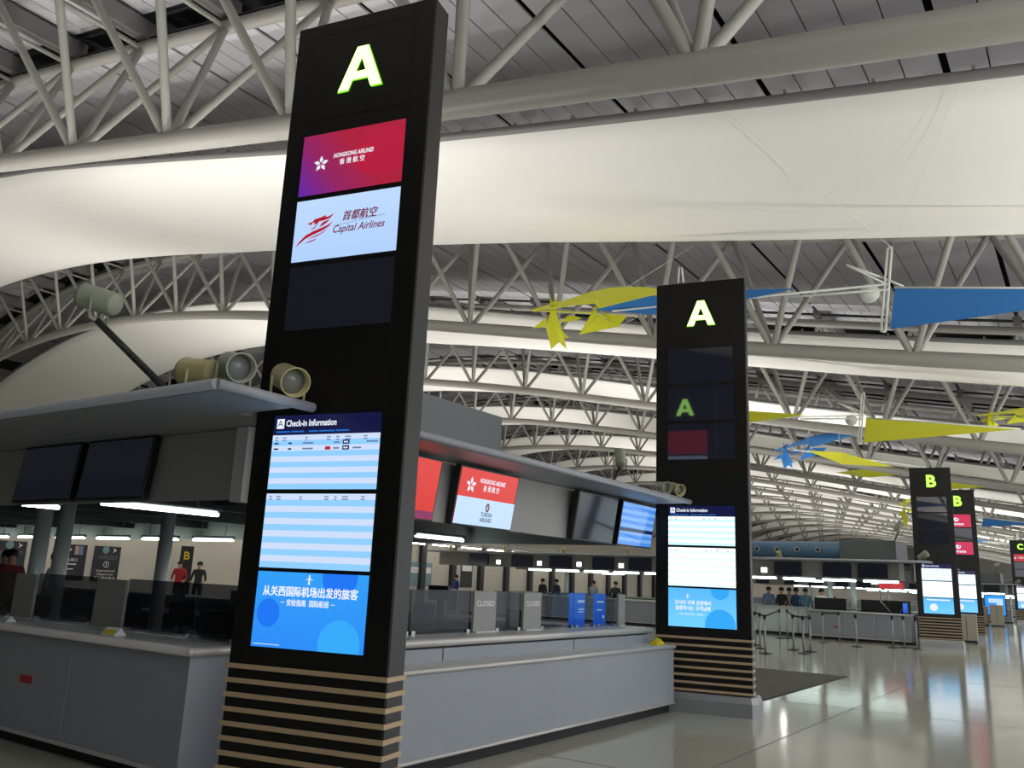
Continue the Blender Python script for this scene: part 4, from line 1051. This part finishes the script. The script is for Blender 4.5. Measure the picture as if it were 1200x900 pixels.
tp = at_y(1045, 290, 15.); wires(m1, tp, [(-4.0, 11.1, zb(-4.) + 1.2), (-.85, 11.1, zb(-.85) + 1.2)])
m2 = mobile(at_y(1010, 488, 28.9), 1.12, 'kite_y', 'hanging mobile with two yellow sails over island B')
wires(m2, at_y(1007, 460, 28.9), [(-7., 25.06, zb(-7) + 1.3), (-4., 25.06, zb(-4) + 1.3)])
m3 = mobile(at_y(1106, 557, 56.7), 1.1, 'kite_y', 'small yellow sail mobile beyond the B pylon')
wires(m3, at_y(1106, 550, 56.7), [(-7., 52.8, zb(-7) + 1.2)])
m4 = mobile(at_y(1150, 606, 70.6), .9, 'kite_b', 'distant blue sail mobile behind the B pylons')
wires(m4, at_y(1150, 602, 70.6), [(-7., 66.7, zb(-7) + 1.2)])
m5 = mobile(at_y(1192, 637, 84.5), 1.3, 'kite_b', 'distant blue sail mobile by the C pylon')
wires(m5, at_y(1192, 632, 84.5), [(-5., 80.6, zb(-5) + 1.2)])

def fish(px, Y, m, label, hang):
    """bird-like kite; px maps drawing coordinates (pixels of the photograph) to the plane Y"""
    Q = lambda x, y, dy=0.: px(x, y, Y + dy)
    c = Q(700, 350); t = empty('bird_kite', c, 0, label, 'kite')
    top = [(623, 363), (645, 357), (670, 350), (690, 343), (712, 338), (735, 336.5), (760, 337), (790, 343)]
    mid = [(623, 363.5), (650, 360), (672, 356), (700, 349), (720, 347), (742, 346.5), (765, 347), (790, 348)]
    low = [(623, 364), (650, 361.5), (675, 357.5), (697, 356), (705, 364.5), (730, 361), (755, 354), (790, 349)]
    b = MB(); n = len(top)
    A_ = [Q(*p, .55) for p in top]; B_ = [Q(*p, 0) for p in mid]; C_ = [Q(*p, -.45) for p in low]
    nn = Vector((0, 0, .012))
    vs = A_ + B_ + C_ + [v + nn for v in A_ + B_ + C_]; fs = []
    for r in (0, 1):
        for i in range(n - 1):
            a = r * n + i; fs += [(a, a + 1, a + n + 1, a + n), (3 * n + a, 3 * n + a + n, 3 * n + a + n + 1, 3 * n + a + 1)]
    for i in range(n - 1): fs += [(i, 3 * n + i, 3 * n + i + 1, i + 1), (2 * n + i, 2 * n + i + 1, 5 * n + i + 1, 5 * n + i)]
    b.add(vs, fs); b.build('wing', MT[m], t)
    MB().sheet([Q(698, 358), Q(700, 369), Q(679, 392, -.1)], .012).build('fin', MT[m], t)
    MB().sheet([Q(702, 368), Q(724, 383, .1), Q(679, 392, -.1)], .012).build('fin', MT[m], t)
    MB().sheet([Q(703, 367), Q(735, 370, .2), Q(724, 383, .1)], .012).build('fin', MT[m], t)
    MB().sheet([Q(645, 366), Q(652, 368.5), Q(658, 384), Q(664, 409, .1), Q(655, 401), Q(646, 409, -.1), Q(640, 384)], .012).build('tail', MT[m], t)
    MB().sheet([Q(640, 372), Q(624, 385, .3), Q(641, 383)], .012).build('tail', MT[m], t)
    MB().sheet([Q(655, 378), Q(668, 369, .3), Q(682, 373, .4), Q(672, 376, .35)], .012).build('tail', MT[m], t)
    MB().sheet([Q(645, 367), Q(644, 345, .1), Q(647, 355), Q(653, 349, .1), Q(652, 368)], .012).build('tail', MT[m], t)
    MB().sheet([Q(654, 382), Q(667, 396, .2), Q(660, 396, .1)], .012).build('tail', MT[m], t)
    MB().tube([Q(624, 364), Q(700, 367)], .018, 6).build('spar', MT[m], t); MB().tube([Q(700, 360), Q(679, 392, -.1)], .014, 6).build('spar', MT[m], t); MB().tube([Q(705, 366), Q(724, 383, .1)], .014, 6).build('spar', MT[m], t)
    MB().tube([Q(795, 331), Q(796, 313), Q(799, 314), Q(801, 331)], .018, 6).build('hook', MT['rod'], t)
    MB().tube([Q(724, 383, .1), Q(748, 371, .1)], .006, 5).build('wire', MT['rod'], t); MB().tube([Q(735, 336.5, .3), hang], .005, 5).build('wire', MT['rod'], t)
    return t
fish(at_y, 16.2, 'kite_y', 'yellow bird-shaped kite with a star tail beside the A pylon', Vector((-7.6, 18.82, zb(-7.6) + 1.9)))
fish(lambda x, y, Y: at_y(906 + (x - 623) * .56, 527 + (y - 363) * .5 - .06 * (x - 640), Y), 42.5, 'kite_b', 'distant blue bird-shaped kite under the far trusses', Vector((-10, 46.6, zb(-10) + 1.9)))
fish(lambda x, y, Y: at_y(1145 + (x - 623) * .6, 487 + (y - 363) * .35, Y), 30., 'kite_y', 'yellow bird-shaped kite beside the yellow sail mobile', Vector((-2.6, 32.72, zb(-2.6) + 1.9)))
fish(lambda x, y, Y: at_y(1052 + (x - 623) * .3, 592 + (y - 363) * .6, Y), 70., 'kite_y', 'small distant yellow star kite beside the B pylon', Vector((-10.4, 74.4, zb(-10.4) + 1.9)))
t = empty('sail_kite', at_y(1000, 537, 42.), 0, 'pale yellow pointed sail kite on a long white pole', 'kite')
MB().sheet([at_y(945, 528, 42.), at_y(985, 530, 41.8), at_y(1047, 547, 42.4), at_y(988, 544, 41.6)], .015).build('sail', MT['kite_y'], t); MB().tube([at_y(930, 527, 42.), at_y(1085, 548, 42.6)], .03, 6).build('pole', MT['rod'], t)
MB().tube([at_y(985, 530, 42.), (-9.0, 38.9, zb(-9) + 1.2)], .008, 5).build('wire', MT['rod'], t)

# ------------------------------------------------------------------ people
def body_mesh():
    J = {'pel': (0, 0, .96, .125), 'sp': (0, 0, 1.14, .115), 'ch': (0, .01, 1.33, .14), 'nk': (0, .0, 1.47, .052), 'hb': (0, -.015, 1.55, .075), 'hd': (0, -.02, 1.63, .088), 'ht': (0, -.01, 1.705, .06), 'ns': (0, -.108, 1.60, .012)}
    E_ = [('pel', 'sp'), ('sp', 'ch'), ('ch', 'nk'), ('nk', 'hb'), ('hb', 'hd'), ('hd', 'ht'), ('hd', 'ns')]
    for s, n in ((-1, 'l'), (1, 'r')):
        J.update({n + 'sh': (.175 * s, .01, 1.41, .062), n + 'el': (.245 * s, .03, 1.13, .042), n + 'wr': (.20 * s, -.17, 1.03, .028), n + 'pa': (.185 * s, -.245, 1.03, .026),
                  n + 'hp': (.09 * s, 0, .90, .092), n + 'kn': (.1 * s, -.015, .50, .062), n + 'an': (.105 * s, .02, .09, .042), n + 'to': (.115 * s, -.14, .045, .036)})
        E_ += [('ch', n + 'sh'), (n + 'sh', n + 'el'), (n + 'el', n + 'wr'), (n + 'wr', n + 'pa'), ('pel', n + 'hp'), (n + 'hp', n + 'kn'), (n + 'kn', n + 'an'), (n + 'an', n + 'to')]
        for f in range(4): J[n + 'f%d' % f] = ((.16 + .018 * f) * s, -.325 + .01 * abs(f - 1), 1.015, .009); E_.append((n + 'pa', n + 'f%d' % f))
        J[n + 'th'] = (.145 * s, -.255, 1.045, .010); E_.append((n + 'wr', n + 'th'))
    ks = list(J); me = bpy.data.meshes.new('body'); me.from_pydata([J[k][:3] for k in ks], [(ks.index(a), ks.index(b)) for a, b in E_], []); me.update()
    o = bpy.data.objects.new('body', me); COL.objects.link(o); o.modifiers.new('s', 'SKIN'); o.modifiers.new('d', 'SUBSURF').levels = 1
    for i, k in enumerate(ks): me.skin_vertices[0].data[i].radius = (J[k][3], J[k][3]); me.skin_vertices[0].data[i].use_root = k == 'pel'
    dg = bpy.context.evaluated_depsgraph_get(); dg.update(); out = bpy.data.meshes.new_from_object(o.evaluated_get(dg)); bpy.data.objects.remove(o)
    for m in ('skin', 'white', 'dark', 'bezel'): out.materials.append(MT[m])
    for p in out.polygons:
        c = p.center; p.use_smooth = True
        p.material_index = 0 if c.z > 1.475 or (abs(c.x) > .12 and c.y < -.13 and c.z > .9) else 1 if c.z > .95 else 2 if c.z > .075 else 3
    return out
BODY = body_mesh()
hair_me = MB().lathe(Matrix.Translation((0, .005, 1.655)) @ Matrix.Diagonal((1, 1.12, 1, 1)), [(.092, -.06), (.1, 0), (.09, .05), (.05, .085), (0, .095)], 16).mesh('hair', MT['hair'])
cloth = {}
def person(x, y, rz, shirt, label, trousers=(36, 38, 46), k=1.0):
    t = empty('person', (x, y, 0), rz, label, 'person'); t.scale = (k, k, k)
    b = place('body', BODY, t)
    for i, c in ((1, shirt), (2, trousers)):
        if c not in cloth: cloth[c] = mat('cloth_%d_%d_%d' % c, c, .8)
        b.material_slots[i].link = 'OBJECT'; b.material_slots[i].material = cloth[c]
    place('hair', hair_me, t)
def px_x(px, Y, py=700): return at_y(px, py, Y).x
person(px_x(963, 33.0), 33.0, .6, (226, 224, 218), 'person in a white shirt standing between the counters of island B', (70, 78, 96))
person(px_x(972, 34.0), 34.1, .0, (150, 52, 48), 'person in a dark red top behind the black board of island B')
for px, sh, rz, lb in ((944, (92, 122, 138), PI, 'person in a grey blue shirt behind the white service counter'), (933, (70, 92, 138), PI - .5, 'person in a blue shirt behind the white service counter'), (925, (196, 160, 150), .4, 'person in a pale pink top behind the white service counter'), (916, (36, 38, 40), -.3, 'person in black behind the white service counter'), (901, (120, 140, 170), .3, 'person in a light blue shirt behind the narrow white counter')):
    person(px_x(px, {944: 34.1, 933: 34.75, 925: 35.4, 916: 34.3, 901: 34.9}[px]), {944: 34.1, 933: 34.75, 925: 35.4, 916: 34.3, 901: 34.9}[px], rz, sh, lb)
for px, sh, lb in ((634, (40, 42, 50), 'person in black at a desk of island B before the pale wall'), (641, (60, 70, 90), 'person in a navy top beside another at a desk of island B'), (720, (44, 46, 48), 'person in dark clothes before the teal poster'), (532, (50, 80, 160), 'person in a blue top seen past the first CLOSED board'), (694, (150, 150, 160), 'person in a grey top at a desk of island B')):
    person(px_x(px, 33.6), 33.7 if px != 641 else 34.4, random.uniform(-.5, .5), sh, lb, k=.97)
person(at_x(208, 690, -27.).x, at_x(208, 690, -27.).y, .8, (170, 40, 44), 'person in a red jacket standing by the yellow B zone sign')
p = at_x(231, 690, -26.); person(p.x, p.y, .8, (38, 40, 46), 'person in dark clothes next to the red jacket')
p = at_x(62, 690, -15.2); person(p.x, p.y, 2.2, (170, 180, 205), 'person in a pale blue shirt beyond the tinted glass of island A')
p = at_x(8, 690, -15.4); person(p.x, p.y, 1.2, (120, 44, 48), 'person in a dark red jacket beyond the columns of island A')
p = at_x(2, 690, -17.); person(p.x, p.y, .9, (46, 60, 96), 'person in navy beyond the columns of island A')
